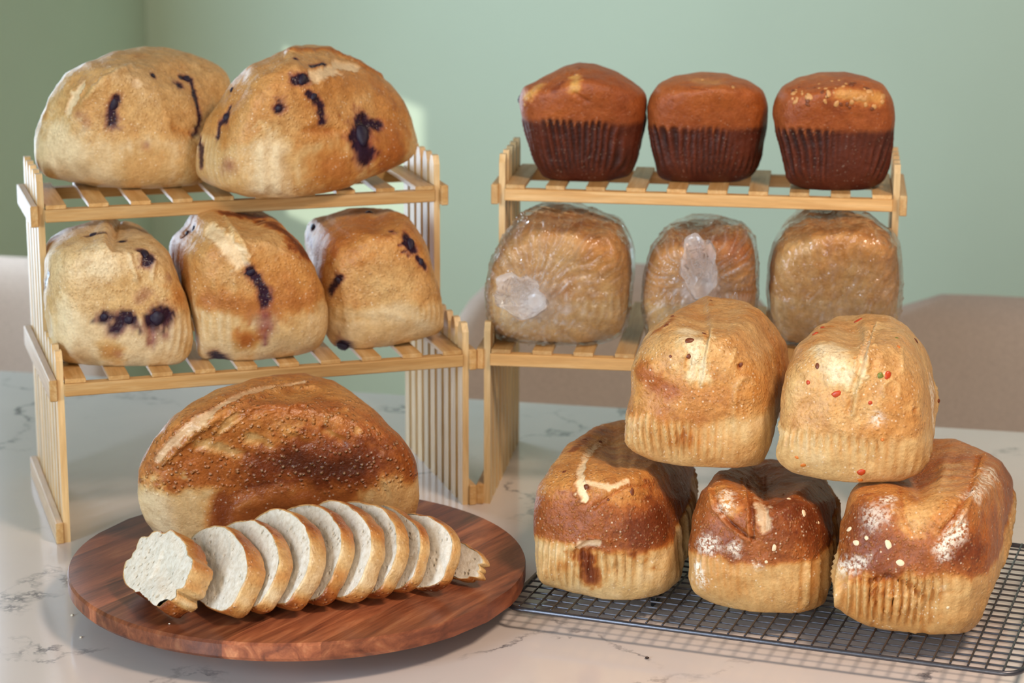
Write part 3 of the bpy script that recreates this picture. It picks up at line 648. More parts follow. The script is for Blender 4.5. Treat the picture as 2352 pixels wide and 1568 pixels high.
loaf('sourdough_loaf', 'big glossy dark golden loaf with leaf-shaped scores lying on the round board', 'bread', None,
     [(395, 1268), (345, 1235), (322, 1190), (313, 1130), (318, 1080), (340, 1035), (375, 985), (430, 940), (500, 905), (570, 885), (640, 876), (700, 876), (760, 888), (820, 920), (870, 960), (920, 1010), (950, 1050), (962, 1100), (966, 1160), (950, 1215), (900, 1250), (800, 1272), (650, 1285), (500, 1285)],
     (640, 1272), BZ, math.radians(102), (.150, .235, .125), .40, .93, (3.6, 2.3), tl=(.20, .62, .50), flute=.0005, fper=40, seed=66, n=104, mat='bread_glossy', blister=1.0,
     feats=[('score', 7, [(508, 987), (525, 970), (543, 957)]), ('score', 8, [(589, 953), (605, 942), (619, 936)]), ('score', 8, [(672, 947), (696, 932)]), ('score', 7, [(760, 944), (794, 941)]), ('score', 8, [(457, 1021), (510, 1030), (549, 1045)]), ('score', 9, [(571, 1004), (595, 1014), (620, 1027)]), ('score', 8, [(675, 1002), (708, 1018)]),
            ('score', 7, [(748, 993), (785, 1014)]), ('score', 7, [(849, 1024), (874, 1039)]), ('score', 6, (819, 990)), ('brown', 40, .93, [(663, 1058), (739, 1075), (816, 1075)]), ('brown', 50, .8, [(600, 1080), (680, 1040), (850, 1060)]), ('pale', 10, .55, [(363, 1054), (381, 1030), (427, 987), (494, 941), (555, 907), (632, 886), (693, 881)]), ('ridge', 6, [(380, 1058), (440, 1000), (510, 950), (580, 915), (650, 894), (720, 892)]),
            ('groove', 6, [(543, 1134), (617, 1109), (663, 1106), (709, 1122), (739, 1143)]), ('brown', 60, .72, [(560, 1190), (660, 1160), (780, 1150)]), ('brown', 26, .78, [(513, 1146), (500, 1210)]), ('ridge', 5, [(546, 1165), (540, 1190), (530, 1206)]), ('ridge', 5, [(560, 1150), (590, 1160), (620, 1145), (700, 1150)]), ('brown', 34, .6, (396, 1095)), ('brown', 40, .64, [(450, 1075), (520, 1090)]), ('brown', 40, .66, [(877, 1054), (900, 1040)]),
            ('groove', 7, [(871, 1115), (892, 1137)]), ('tan', 45, .05, [(350, 1150), (370, 1220)]), ('tan', 30, .22, [(430, 1160), (440, 1220)]), ('tan', 40, .28, [(900, 1130), (930, 1180)]), ('brown', 50, .6, [(600, 930), (760, 930)])])

PY = 'loaves stacked in a pyramid on the cooling rack'
CRZ = CZ + .0017; TOPZ = .129; YB = -.30
b_kw = dict(flute=.0026, fper=105, taper=.94, n=108, pw=(6.5, 2.8))
LT1 = loaf('bread_loaf', 'pale gold loaf with browned onion bits, left one on top of the pyramid', 'bread', PY,
     [(1436, 1020), (1440, 960), (1450, 890), (1450, 850), (1465, 810), (1490, 765), (1530, 735), (1580, 710), (1625, 690), (1680, 697), (1720, 705), (1760, 730), (1790, 770), (1810, 800), (1812, 850), (1800, 920), (1783, 990), (1765, 1050), (1745, 1080), (1690, 1090), (1620, 1085), (1550, 1080), (1490, 1068), (1450, 1045)],
     (1630, 1088), TOPZ, YB, (.118, .22, .13), .40, seed=74, blister=.6, tl=(.28, .46, .36), **b_kw,
     feats=[('brown', 7, .9, [(1577, 781), (1590, 783)]), ('pit', 8, [(1582, 818), (1579, 842)]), ('brown', 8, .85, (1582, 825)), ('pit', 5, (1618, 766)), ('pit', 8, (1700, 842)), ('brown', 6, .7, (1702, 838)), ('ridge', 4, [(1635, 755), (1623, 823), (1613, 881)]), ('groove', 6, 1.3, [(1626, 757), (1613, 823), (1603, 878)]), ('tan', 30, .03, [(1585, 760), (1600, 800), (1602, 860)]), ('brown', 24, .62, [(1470, 850), (1500, 880), (1540, 895)]), ('brown', 22, .5, [(1560, 900), (1604, 908), (1665, 910)]),
            ('ridge', 4, [(1686, 959), (1689, 891), (1706, 868), (1722, 866), (1733, 881)]), ('pit', 6, (1781, 776)), ('pit', 6, (1781, 803)), ('pit', 6, (1774, 837)), ('pit', 6, (1760, 871)), ('brown', 18, .55, (1570, 1005)), ('brown', 10, .6, [(1500, 762), (1530, 745), (1545, 728)]), ('ridge', 4, [(1690, 800), (1680, 830)]), ('brown', 8, .5, (1632, 700))],
     bits=[('onion', 'onion', 7, (1584, 781), 1.6, .3), ('onion', 'onion', 6, (1581, 818)), ('onion', 'onion', 4, (1618, 766), 1.6, 1.2), ('onion', 'onion', 5, (1700, 838), 1.5, .8), ('onion', 'onion', 5, (1544, 726)), ('onion', 'onion', 5, (1530, 747)), ('onion', 'onion', 3.5, (1540, 818)), ('onion', 'onion', 4, (1633, 690))])
LT2 = loaf('bread_loaf', 'pale loaf with red and green pepper bits, right one on top of the pyramid', 'bread', PY,
     [(1780, 1060), (1790, 980), (1795, 910), (1808, 850), (1830, 800), (1870, 765), (1920, 740), (1990, 730), (2040, 735), (2085, 760), (2120, 800), (2140, 850), (2152, 920), (2150, 1000), (2137, 1060), (2110, 1100), (2060, 1120), (1980, 1123), (1890, 1112), (1820, 1098)],
     (1960, 1122), TOPZ, YB, (.122, .22, .128), .40, seed=75, blister=.5, tl=(.25, .36, .33), **b_kw,
     feats=[('ridge', 6, [(2016, 745), (2003, 790), (1990, 835), (1971, 898), (1961, 949)]), ('groove', 6, 1.3, [(2006, 748), (1993, 788), (1979, 833), (1960, 896), (1951, 945)]), ('pale', 10, .5, [(2000, 760), (1985, 805), (1975, 850)]), ('tan', 40, .02, [(1912, 800), (1932, 864)]), ('flour', 20, .8, [(2141, 881), (2145, 966)]), ('flour', 16, .7, (2012, 966)), ('brown', 34, .38, (1852, 935)), ('ridge', 3, [(2029, 910), (2029, 885), (2050, 870), (2067, 885), (2065, 915)]), ('pit', 5, (1965, 820)), ('pit', 5, (1937, 847)), ('pit', 8, (2104, 942)), ('tan', 14, .34, (2022, 861)),
            ('brown', 10, .5, [(1876, 765), (1905, 750)]), ('brown', 30, .36, (1920, 915)), ('ridge', 4, [(2070, 800), (2072, 850)])],
     bits=[('pepper_piece', 'pepper_red', 8, (1978, 1084), 1.3, .5), ('pepper_piece', 'pepper_orange', 6, (1976, 1102)), ('pepper_piece', 'pepper_red', 7, (2039, 861), 1.4, 1), ('pepper_piece', 'pepper_red', 5, (1856, 878)), ('pepper_piece', 'pepper_red', 7, (1921, 904), 1.7, .5), ('pepper_piece', 'onion', 5, (1877, 840), 1.5), ('pepper_piece', 'pepper_red', 7, (1872, 766), 1.8, .6), ('pepper_piece', 'pepper_red', 6, (1890, 752), 1.6, .6), ('pepper_piece', 'pepper_red', 6, (1970, 737), 2.2), ('pepper_piece', 'onion', 7, (2104, 782), 1.4), ('pepper_piece', 'pepper_orange', 5, (2064, 796)), ('pepper_piece', 'pepper_red', 5, (1999, 925)),
           ('pepper_piece', 'pepper_orange', 4, (2026, 1010)), ('pepper_piece', 'pepper_orange', 5, (1845, 1068), 1.6), ('pepper_piece', 'pepper_green', 5, (1856, 1097), 1.6), ('pepper_piece', 'pepper_green', 4, (2060, 776)), ('pepper_piece', 'pepper_green', 7, (2022, 862)), ('pepper_piece', 'pepper_orange', 5, (1830, 1050), .8), ('pepper_piece', 'onion', 5, (2156, 920))])

def world_bvh(o):
    V = np.empty(len(o.data.vertices) * 3); o.data.vertices.foreach_get('co', V); V = V.reshape(-1, 3) + np.array(o.location)
    return BVHTree.FromPolygons(V.tolist(), [list(p.vertices) for p in o.data.polygons])
UND = [world_bvh(LT1), world_bvh(LT2)]
loaf('bread_loaf', 'brown-topped loaf with dark toasted spot, left end of the pyramid bottom row', 'bread', PY,
     [(1240, 1345), (1226, 1290), (1225, 1230), (1226, 1170), (1235, 1120), (1265, 1070), (1310, 1020), (1370, 985), (1430, 972), (1500, 985), (1560, 1020), (1595, 1075), (1603, 1150), (1590, 1250), (1562, 1340), (1520, 1375), (1450, 1388), (1400, 1388), (1320, 1370), (1265, 1357)],
     (1410, 1388), CRZ, YB, (.118, .27, .100), .46, seed=71, blister=.9, tl=(.22, .68, .46), under=UND, **{**b_kw, 'flute': .0030, 'pw': (6.5, 4.2)},
     feats=[('pale', 8, [(1392, 1006), (1349, 1040), (1331, 1083), (1339, 1126), (1346, 1142)]), ('groove', 6, [(1363, 1166), (1399, 1139), (1445, 1112), (1482, 1116)]), ('pale', 6, .7, [(1350, 1108), (1400, 1120), (1440, 1104)]), ('brown', 8, .95, (1346, 1119)), ('brown', 5, .9, (1296, 1083)), ('brown', 11, .75, [(1313, 1036), (1343, 1010), (1382, 988)]),
            ('brown', 34, .70, [(1243, 1185), (1333, 1185), (1420, 1195)]), ('brown', 50, .84, [(1515, 1192), (1480, 1215)]), ('brown', 50, .75, (1548, 1106)), ('brown', 23, .82, [(1342, 1275), (1358, 1325)]), ('brown', 14, .45, (1296, 1302)), ('ridge', 5, [(1319, 1255), (1349, 1234), (1389, 1236), (1399, 1245)]), ('pale', 9, .6, [(1335, 1248), (1375, 1244)]), ('tan', 40, .40, [(1420, 1060), (1400, 1020)])],
     bits=[('onion', 'onion', 7, (1346, 1119)), ('onion', 'onion', 5, (1296, 1083)), ('onion', 'onion', 5, (1379, 1015)), ('onion', 'onion', 5, (1452, 1129), 1.8, 1.5), ('onion', 'onion', 3.5, (1397, 1147)), ('onion', 'onion', 6, (1343, 1009))])
loaf('bread_loaf', 'floury brown scored loaf in the middle of the pyramid bottom row', 'bread', PY,
     [(1578, 1340), (1580, 1250), (1590, 1190), (1610, 1130), (1650, 1085), (1730, 1065), (1820, 1070), (1890, 1095), (1925, 1150), (1930, 1240), (1912, 1340), (1890, 1398), (1830, 1420), (1740, 1417), (1650, 1397), (1600, 1372)],
     (1745, 1418), CRZ, YB, (.118, .27, .098), .50, seed=72, blister=.8, tl=(.34, .70, .62), under=UND, **{**b_kw, 'flute': .0030, 'pw': (6.5, 4.2)},
     feats=[('ridge', 3.5, [(1630, 1122), (1638, 1166), (1671, 1205), (1721, 1243)]), ('groove', 6, 1.4, [(1640, 1122), (1648, 1166), (1681, 1202), (1730, 1240)]), ('ridge', 3.5, [(1704, 1100), (1717, 1156), (1721, 1238)]), ('groove', 6, 1.4, [(1714, 1100), (1727, 1156), (1731, 1236)]), ('pale', 14, .55, [(1735, 1095), (1746, 1156), (1757, 1210)]), ('groove', 4, [(1757, 1095), (1760, 1220)]), ('tan', 22, .45, [(1655, 1120), (1680, 1170)]), ('brown', 60, .82, [(1820, 1160), (1860, 1200)]), ('brown', 36, .74, (1785, 1225)), ('brown', 40, .70, (1612, 1210)),
            ('flour', 24, .9, (1625, 1250)), ('flour', 14, 1, [(1603, 1300), (1610, 1330)]), ('flour', 18, .9, [(1671, 1130), (1668, 1160)]), ('flour', 16, .8, (1691, 1262)), ('flour', 14, .5, (1740, 1300))],
     bits=[('flour_grain', 'seed', 5, (1812, 1145)), ('flour_grain', 'seed', 6, (1846, 1178), 1.5), ('flour_grain', 'seed', 4, (1880, 1200)), ('flour_grain', 'seed', 5, (1778, 1258), 1.8, 1.4), ('flour_grain', 'seed', 4, (1760, 1290))])
loaf('bread_loaf', 'floury brown loaf with curved crease, right end of the pyramid bottom row', 'bread', PY,
     [(1912, 1390), (1908, 1330), (1920, 1270), (1930, 1200), (1955, 1130), (2010, 1070), (2080, 1030), (2150, 1018), (2195, 1015), (2250, 1035), (2300, 1065), (2325, 1110), (2328, 1180), (2312, 1280), (2280, 1370), (2247, 1445), (2210, 1470), (2130, 1470), (2050, 1460), (1990, 1445), (1940, 1420)],
     (2100, 1470), CRZ, YB, (.124, .29, .100), .48, seed=73, blister=.8, tl=(.34, .66, .50), under=UND, **{**b_kw, 'flute': .0030, 'pw': (6.5, 4.2)},
     feats=[('brown', 60, .78, [(1972, 1200), (1990, 1260)]), ('tan', 36, .36, [(2105, 1190), (2150, 1140), (2185, 1070)]), ('groove', 5, [(2068, 1120), (2076, 1185), (2092, 1222)]), ('ridge', 5, [(2259, 1045), (2239, 1123), (2204, 1193), (2177, 1224)]), ('groove', 7, 1.4, [(2248, 1045), (2228, 1121), (2194, 1188), (2168, 1218)]), ('flour', 20, 1, [(2208, 1208), (2165, 1255)]), ('flour', 18, .9, [(2280, 1080), (2240, 1140)]), ('flour', 16, .9, (2041, 1146)), ('flour', 30, .6, (2002, 1185)),
            ('brown', 32, .80, [(2204, 1275), (2230, 1265)]), ('brown', 26, .72, (2107, 1282)), ('brown', 34, .66, (2285, 1200)), ('groove', 6, 1.3, [(1999, 1333), (2041, 1322), (2088, 1341), (2127, 1378)]), ('groove', 3, [(2173, 1359), (2212, 1359)]), ('swell', 50, .35, (2060, 1390)), ('pale', 7, .7, (2165, 1348)), ('flour', 14, .8, [(1935, 1305), (1980, 1290)]), ('groove', 5, [(2008, 1340), (2006, 1440)]), ('groove', 5, [(2130, 1385), (2120, 1455)]), ('ridge', 3, [(2040, 1370), (2090, 1365)]), ('ridge', 3, [(2030, 1400), (2060, 1410), (2080, 1395)])],
     bits=[('flour_grain', 'seed', 6, (1966, 1246), 1.5), ('flour_grain', 'seed', 5, (1990, 1235)), ('flour_grain', 'seed', 7, (2040, 1250), 1.6), ('flour_grain', 'seed', 7, (2068, 1292), 1.4), ('flour_grain', 'seed', 5, (1950, 1215), 2, .6), ('flour_grain', 'seed', 4, (2178, 1395))])
# ------------------------------------------------------------------ small cakes
CK = 'brown cakes on the right rack top shelf'
CRAMP = [(0, (214, 160, 84)), (.3, (190, 112, 52)), (.5, (164, 86, 38)), (.75, (126, 58, 26)), (1, (70, 28, 16))]
ck = dict(rim=.55, taper=.80, pw=(3.2, 2.3), tl=(.5, .58, .44), flute=.0018, fper=80, mat='cake', ramp=CRAMP, side_col=((46, 16, 10), (104, 44, 22)), blister=.25, lump=.0014)
loaf('brown_cake', 'brown cake with dark chip on its rim, left of the three cakes', 'cake', CK,
     [(1250, 421), (1227, 385), (1207, 315), (1195, 265), (1190, 245), (1198, 212), (1250, 185), (1290, 165), (1330, 154), (1370, 157), (1420, 175), (1460, 200), (1485, 225), (1488, 250), (1480, 300), (1465, 380), (1445, 418), (1380, 430), (1300, 428)],
     (1345, 430), DECKU, RK2, (.118, .115, .112), seed=81, **ck,
     feats=[('tan', 15, .02, [(1322, 178), (1318, 200)]), ('tan', 12, .05, [(1208, 222), (1235, 200)]), ('brown', 7, .7, [(1270, 207), (1290, 190)]), ('groove', 4, [(1320, 215), (1350, 232)]), ('swell', 30, .6, (1325, 165))],
     bits=[('chocolate_chip', 'chip', 12, (1187, 228), 1, 0, .9), ('nut_piece', 'nut', 5, (1212, 226)), ('nut_piece', 'nut', 5, (1230, 205), 2), ('nut_piece', 'nut', 4, (1205, 240)), ('nut_piece', 'nut', 5, (1325, 172)), ('nut_piece', 'nut_dark', 5, (1330, 158))])
loaf('brown_cake', 'plain brown cake in the middle of the three cakes', 'cake', CK,
     [(1512, 420), (1497, 360), (1488, 300), (1484, 265), (1490, 235), (1510, 205), (1550, 185), (1610, 177), (1670, 180), (1720, 195), (1755, 220), (1765, 255), (1760, 310), (1745, 380), (1728, 417), (1690, 432), (1600, 434), (1540, 430)],
     (1615, 434), DECKU, RK2, (.118, .115, .108), seed=82, **ck,
     feats=[('tan', 20, .2, [(1600, 185), (1640, 190)]), ('tan', 14, .35, [(1570, 330), (1590, 380)]), ('groove', 3, [(1590, 200), (1625, 205)])],
     bits=[('nut_piece', 'nut', 5, (1614, 183)), ('nut_piece', 'nut', 4, (1684, 200), 1.8)])
bt = []
for i in range(70):
    a, b = random.random(), random.random()
    x = 1790 + 250 * a; y = 190 + 62 * b + 10 * math.sin(a * 9)
    if (x - 1915) ** 2 / 120 ** 2 + (y - 222) ** 2 / 42 ** 2 > 1: continue
    bt.append(('nut_piece', 'nut' if random.random() < .65 else 'nut_dark', 2.5 + 3.5 * random.random(), (x, y), 1 + random.random() * .8))
loaf('brown_cake', 'brown cake topped with chopped nuts, right of the three cakes', 'cake', CK,
     [(1812, 432), (1797, 375), (1782, 315), (1772, 270), (1778, 240), (1795, 210), (1830, 190), (1880, 178), (1940, 176), (1990, 186), (2030, 205), (2050, 240), (2056, 280), (2050, 340), (2040, 400), (2025, 435), (1980, 450), (1900, 452), (1850, 447)],
     (1920, 452), DECKU, RK2, (.118, .115, .112), seed=83, **ck,
     feats=[('tan', 18, .12, [(1930, 215), (2020, 222)]), ('brown', 10, .7, [(1900, 240), (1925, 255)]), ('tan', 12, .25, [(1800, 330), (1798, 318)])], bits=bt)
#BAGS -------------------------------------------------------------- loaves in clear plastic bags
def shrink_poly(poly, k, bottom):
    P = np.asarray(poly, float); c = np.array([(P[:, 0].min() + P[:, 0].max()) / 2, bottom]); return c + (P - c) * k
def bagged(poly, contact, dims, T, tail, seed, lab_loaf, lab_bag, tl, folds):
    W, Q, base = loaf('x', '', '', None, poly, contact, DECKL + .0004, RK2, dims, .42, seed=seed + 1, n=84, flute=0, lump=.0015, shape_only=True)
    cc = np.array([W[:, 0].mean(), W[:, 1].mean(), W[:, 2].min()]); Wi = cc + (W - cc) * np.array([.955, .95, .955]) + np.array([0, .0015, .0018])
    loaf('bagged_loaf', lab_loaf, 'bread', 'loaves in clear bags on the right rack', poly, contact, DECKL + .0004, RK2, dims, .42, tl=tl, flute=.0006, seed=seed, n=84, blister=.15, preset=(Wi, (base[0], base[1], base[2] + .0018)))
    bvh = BVHTree.FromPolygons(W.tolist(), Q.tolist()); mid = W.mean(0); tp, tn = hit(bvh, T, mid)
    N = normals(W, Q); d = W - tp; dist = np.linalg.norm(d, axis=1); ang = np.arctan2(d[:, 2], d[:, 0])
    wv = noise(W, 30, seed + 2, 2); front = sstep(.15, .0, dist)
    s = np.sin(ang * folds + wv * 5 + dist * 30) ; s2 = np.sin(ang * folds * 2.3 + wv * 7 + 1.3)
    ridge = (1 - np.abs(s)) ** 3 + .6 * (1 - np.abs(s2)) ** 4
    disp = .0052 * ridge * front * sstep(0, .02, dist) + .0026 * ((1 - np.abs(noise(W, (40, 40, 40), seed + 7, 2))) ** 6) + .0012 * np.abs(noise(W, 24, seed + 8, 2))
    near = np.exp(-(dist / .016) ** 2); disp += near * .006; disp *= .15 + .85 * np.clip(np.maximum(-N[:, 1], N[:, 2]), 0, 1)
    W2 = W + N * disp[:, None]; W2[:, 2] = np.maximum(W2[:, 2], DECKL + .0004)
    aux = np.zeros((len(W), 3)); st = (1 - np.abs(np.sin(ang * folds * 1.9 + wv * 4))) ** 5 + .7 * (1 - np.abs(np.sin(ang * folds * .7 + wv * 3 + 2))) ** 6; aux[:, 0] = np.clip(.8 * near + 1.1 * st * front * np.exp(-dist / .065) + .12 * front * np.exp(-dist / .05) , 0, .8)  # milky by the twist; radial streaks paint in highlights of the folds
    me = np_mesh('plastic_bag', W2 - base, Q); set_attr(me, 'Aux', aux); o = mesh_obj('plastic_bag', me, M['film'], None, True); o.location = base
    tag(o, lab_bag, 'plastic bag', 'clear plastic bags on the right rack')
    if tail:
        # the gathered, flared end of the bag beyond its twist
        tc = at_y(tail[0], tail[1], tp[1] - .020); R = tail[2]; nr, na = 14, 64; V = []; A = []
        for i in range(nr):
            t = i / (nr - 1)
            for k in range(na):
                a = 2 * math.pi * k / na; ruff = math.sin(a * 5 + seed) * .6 + math.sin(a * 11 + 2 * seed) * .25
                rad = (.0035 + (R - .0035) * t ** .8) * (1 + .14 * t * ruff + .12 * t * math.sin(a * 2 + seed)); c = tp + (tc - tp) * min(1, t * 1.15)
                V.append((c[0] + rad * math.cos(a), c[1] - .010 * math.sin(t * 2.6) + .004 * ruff * t, c[2] + rad * math.sin(a) * tail[3])); A.append((.72 - .15 * t + .1 * ruff, 0, 0))
        Fq = [(i * na + k, i * na + (k + 1) % na, (i + 1) * na + (k + 1) % na, (i + 1) * na + k) for i in range(nr - 1) for k in range(na)]
        me = np_mesh('bag_end', np.array(V) - base, Fq); set_attr(me, 'Aux', np.clip(np.array(A), 0, 1)); b = mesh_obj('bag_end', me, M['film'], o, True); b['label'] = 'milky gathered end of the bag'
bagged([(1128, 775), (1115, 735), (1112, 690), (1125, 620), (1155, 560), (1190, 510), (1250, 478), (1310, 476), (1370, 495), (1430, 520), (1450, 560), (1460, 600), (1456, 660), (1448, 740), (1434, 780), (1400, 800), (1330, 812), (1230, 808), (1155, 797)], (1290, 811), (.140, .20, .130), (1232, 692), (1195, 678, .024, .9), 91,
       'golden loaf inside a clear bag at left on the right rack lower shelf', 'clear plastic bag with big white gathered end, leftmost of the three bags', (.22, .34, .42), 13)
bagged([(1486, 790), (1474, 745), (1471, 700), (1478, 640), (1494, 580), (1530, 535), (1590, 512), (1650, 510), (1710, 525), (1736, 560), (1743, 620), (1742, 700), (1735, 770), (1712, 808), (1600, 814), (1520, 810)], (1610, 813), (.116, .20, .118), (1612, 668), (1605, 610, .019, 1.45), 92,
       'loaf inside a clear bag in the middle of the right rack lower shelf', 'clear plastic bag with upright white gathered end, middle of the three bags', (.20, .34, .46), 11)
bagged([(1779, 780), (1764, 735), (1759, 680), (1763, 620), (1775, 570), (1800, 530), (1840, 490), (1880, 479), (1940, 483), (2000, 505), (2050, 545), (2068, 580), (2075, 660), (2068, 740), (2040, 798), (1980, 816), (1880, 818), (1800, 806)], (1910, 817), (.130, .20, .130), (1938, 775), (1925, 800, .012, .7), 93,
       'golden loaf inside a clear bag at right on the right rack lower shelf', 'crinkled clear plastic bag twisted low in front, rightmost of the three bags', (.22, .36, .44), 17)

# ------------------------------------------------------------------ bread slices
def crumb_mat():
    m = MT('white_bread_crumb'); v = m.coord(); f = m.noise(v, 260, 4, .65); g = m.noise(v, 90, 3)
    vo = m.n('ShaderNodeTexVoronoi', Scale=190.0); m.l(v, vo.inputs['Vector']); hole = m.ramp(vo.outputs['Distance'], [(.05, (0, 0, 0)), (.32, (1, 1, 1))])
    gate = m.ramp(m.noise(v, 70, 2), [(.48, (1, 1, 1)), (.56, (0, 0, 0))]); hole = m.math('MAXIMUM', hole, gate)
    c = m.ramp(f, [(.3, lin((212, 196, 172))), (.55, lin((230, 219, 201))), (.75, lin((240, 232, 218)))])
    c = m.mix(1, c, m.ramp(hole, [(0, (.80, .73, .62)), (1, (1, 1, 1))]), 'MULTIPLY')
    nb = m.bump(f, .5, .0012); nb = m.bump(hole, .7, .0016, nb); nb = m.bump(g, .4, .003, nb)
    m.set(Base_Color=c, Roughness=.85, Normal=nb); m.b.inputs['Specular IOR Level'].default_value = .2
    return m.m
M['crumb'] = crumb_mat()
SLICES = [  # right-most x, lowest y and highest y in pixels, turn, lean, half width, thickness, label
    ((490, 1422, 1215), 31, 36, .051, .020, 'torn white bread slice lying flattest, leftmost end of the slice row'),
    ((610, 1420, 1204), 33, 30, .052, .016, 'second bread slice from the left, with wide pale crust edge'),
    ((673, 1410, 1191), 34, 30, .052, .013, 'third bread slice from the left end of the row'),
    ((750, 1403, 1165), 35, 29, .053, .015, 'fourth bread slice from the left, with dark brown lower crust'),
    ((816, 1391, 1155), 36, 29, .053, .013, 'fifth bread slice from the left in the row'),
    ((886, 1386, 1147), 37, 28, .053, .014, 'sixth bread slice from the left, tallest near the row middle'),
    ((941, 1376, 1150), 38, 28, .052, .012, 'seventh bread slice from the left, fourth from the right end'),
    ((990, 1363, 1157), 40, 28, .050, .010, 'eighth bread slice from the left, third from the right end'),
    ((1060, 1358, 1178), 46, 27, .043, .010, 'ninth bread slice, second from the right end with rounded bottom'),
    ((1127, 1338, 1226), 50, 34, .044, .009, 'small ragged bread slice lying low at the right end of the row')]
def slice_(k, ext, turn, lean, hw, th, label):
    a = math.radians(turn); ph = math.radians(lean); sd = 200 + k * 7
    h = np.array([math.sin(a), -math.cos(a), 0]); n0 = np.array([-math.cos(a), -math.sin(a), 0]); zz = np.array([0, 0, 1.0])
    v = math.cos(ph) * zz - math.sin(ph) * n0; n = math.cos(ph) * n0 + math.sin(ph) * zz
    H_ = .075; ct = at_z(ext[0] - 40, ext[1], BZ); org = ct - h * hw * .62; org[2] = BZ + th * math.sin(ph) + .0006
    na = 96; ang = np.arange(na) / na * 2 * math.pi; ca, sa = np.cos(ang), np.sin(ang)
    p = np.where(sa < 0, 3.4, 2.25); rr = 1 / (np.abs(ca) ** p + np.abs(sa) ** p) ** (1 / p)
    circ = np.stack([ca * 2, sa * 2, np.full(na, sd * 1.0)], 1)
    rr = rr * (1 + .05 * noise(circ, 1.2, sd, 2) + .014 * noise(circ, 7, sd + 1, 2))
    if k in (0, 9): rr = rr * (1 - .16 * np.clip(noise(circ, 2.5, sd + 4, 2), -.2, 1))
    ou = ca * rr * hw; ov = sa * rr * H_ * .5; rim = .46
    ov = np.where(ov > 0, ov * 1.06, ov * .94); ov = ov - ov.min()
    cen = np.array([0, H_ * .47])
    ov = ov / ov.max()
    for _ in range(8):                                            # its place on the board and its height
        pts = org + ou[:, None] * h + (ov * H_)[:, None] * v; q = project(np.concatenate([pts, pts - th * n])); xr, yl, yt = q[:, 0].max(), q[:, 1].max(), q[:, 1].min()
        dl = at_z(ext[0], ext[1], BZ) - at_z(xr, yl, BZ); org = org + np.array([dl[0], dl[1], 0]); H_ = H_ * (ext[1] - ext[2]) / (yl - yt) if _ > 1 else H_
    ov = ov * H_; cen = np.array([0, H_ * .47]); print('slice height', round(H_, 3))
    def P3(u, w_, d): return org + u[:, None] * h + w_[:, None] * v + d[:, None] * n
    root = empty('bread_slice', org); tag(root, label, 'bread slice', 'white bread slices in a row on the board')
    # crumb: front and back face
    V = []; Fq = []; nr = 22
    for side in (0, 1):
        off = len(V) and sum(len(q) for q in V)
        rs = np.linspace(0, .965, nr)
        for i, r in enumerate(rs):
            u = cen[0] + (ou - cen[0]) * r; w_ = cen[1] + (ov - cen[1]) * r; pos = np.stack([u, w_, np.full(na, sd * .01 + side)], 1)
            dd = (.0009 * noise(pos, 60, sd, 3) + .0006 * noise(pos, 220, sd + 1, 1)) * (1 if r < .94 else .3)
            if k == 0 and side == 0: dd = dd + .004 * np.exp(-(((u - .028) / .02) ** 2 + ((w_ - .008) / .012) ** 2)) - .003 * np.exp(-(((u - .01) / .02) ** 2 + ((w_ - .028) / .012) ** 2))
            V.append(P3(u, w_, dd if side == 0 else -th - dd))
        for i in range(nr - 1):
            for j in range(na):
                f = (off + i * na + j, off + (i + 1) * na + j, off + (i + 1) * na + (j + 1) % na, off + i * na + (j + 1) % na); Fq.append(f if side == 0 else f[::-1])
    me = np_mesh('crumb', np.concatenate(V) - org, Fq); mesh_obj('crumb', me, M['crumb'], root, True)
    # crust band
    V = []; T = []; prof = [(.955, 0.0), (.985, .0003), (1.0, -.0012), (1.008, -th * .3), (1.01, -th * .55), (1.006, -th + .0012), (.985, -th - .0003), (.955, -th)]
    for r, d0 in prof:
        u = cen[0] + (ou - cen[0]) * r; w_ = cen[1] + (ov - cen[1]) * r; pos = np.stack([u, w_, np.full(na, d0 + sd * .013)], 1)
        bump = .0012 * noise(pos, 70, sd + 5, 2); e = np.stack([ca, sa], 1); u = u + e[:, 0] * bump; w_ = w_ + e[:, 1] * bump
        V.append(P3(u, w_, np.full(na, d0)))
        hgt = w_ / H_; inner = 1 if r < .97 else 0
        t = .20 + .34 * sstep(.62, .95, hgt) + 0.46 * (1 - sstep(.10, .34, hgt)) + .34 * noise(pos, 42, sd + 6, 3) + .10 * noise(pos, 130, sd + 7, 1)
        T.append(np.clip(t, .05, .85) * (.35 if inner else 1))
    Fq = [(i * na + j, (i + 1) * na + j, (i + 1) * na + (j + 1) % na, i * na + (j + 1) % na) for i in range(len(prof) - 1) for j in range(na)]
    me = np_mesh('crust', np.concatenate(V) - org, Fq); T = np.concatenate(T); set_attr(me, 'Col', toast(T)); set_attr(me, 'Aux', np.stack([np.clip(T, 0, 1) * .8, T * 0, T * 0], 1)); mesh_obj('crust', me, M['bread_glossy'], root, True)
for k, s_ in enumerate(SLICES): slice_(k, *s_)

# ------------------------------------------------------------------ crumbs
M['crumb_bit'] = simple('dry_crumb', (236, 222, 198), .9, 300, .1)
CR = [((1486, 1512), 'dark burnt crumb on the table below the cooling rack', 'chip', 5, 0), ((166, 1414), 'pale bread crumb on the table left of the board', 'crumb_bit', 5, 0), ((186, 1464), 'pale bread crumb on the table below the board left edge', 'crumb_bit', 4, 0), ((389, 1433), 'tiny white crumb on the board front below the slices', 'crumb_bit', 3, BZ)]
for i, (p, lab, mt, r, z) in enumerate(CR):
    q = at_z(p[0], p[1], z); me = blob_mesh('bread_crumb', r / 2850, .6, 300 + i, 1); o = mesh_obj('bread_crumb', me, M[mt]); o.location = (q[0], q[1], z + r / 2850 * .45); tag(o, lab, 'crumb', 'crumbs')
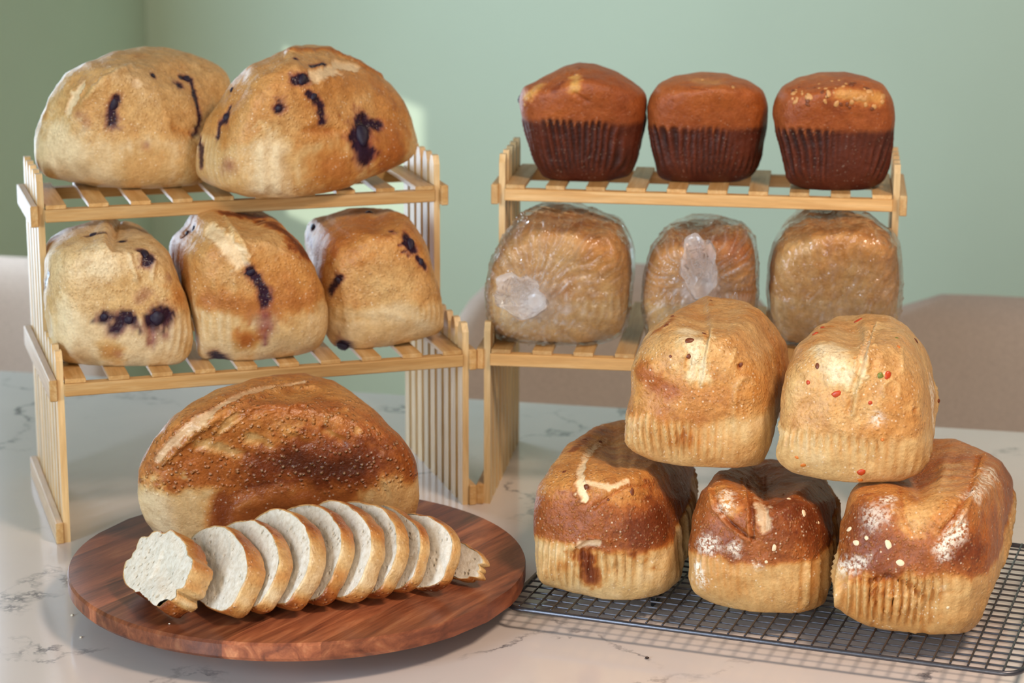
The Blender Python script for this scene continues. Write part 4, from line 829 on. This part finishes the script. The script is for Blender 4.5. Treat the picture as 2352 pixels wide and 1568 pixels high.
# ------------------------------------------------------------------ ceiling lamp (above the frame)
lp = empty('pendant_lamp', (.74, 1.05, CEIL_Z)); tag(lp, 'white pendant lamp hanging above the table', 'lamp')
bm = bmesh.new(); tube(bm, [(0, 0, -.02), (0, 0, -.16)], .004, 8); mesh_obj('cord', bm_mesh(bm, 'cord'), M['table_leg'], lp)
bm = bmesh.new(); bmesh.ops.create_cone(bm, cap_ends=False, segments=48, radius1=.20, radius2=.08, depth=.13, matrix=Matrix.Translation((0, 0, -.215))); mesh_obj('lamp_shade', bm_mesh(bm, 'lamp_shade'), M['lampshade'], lp, True)
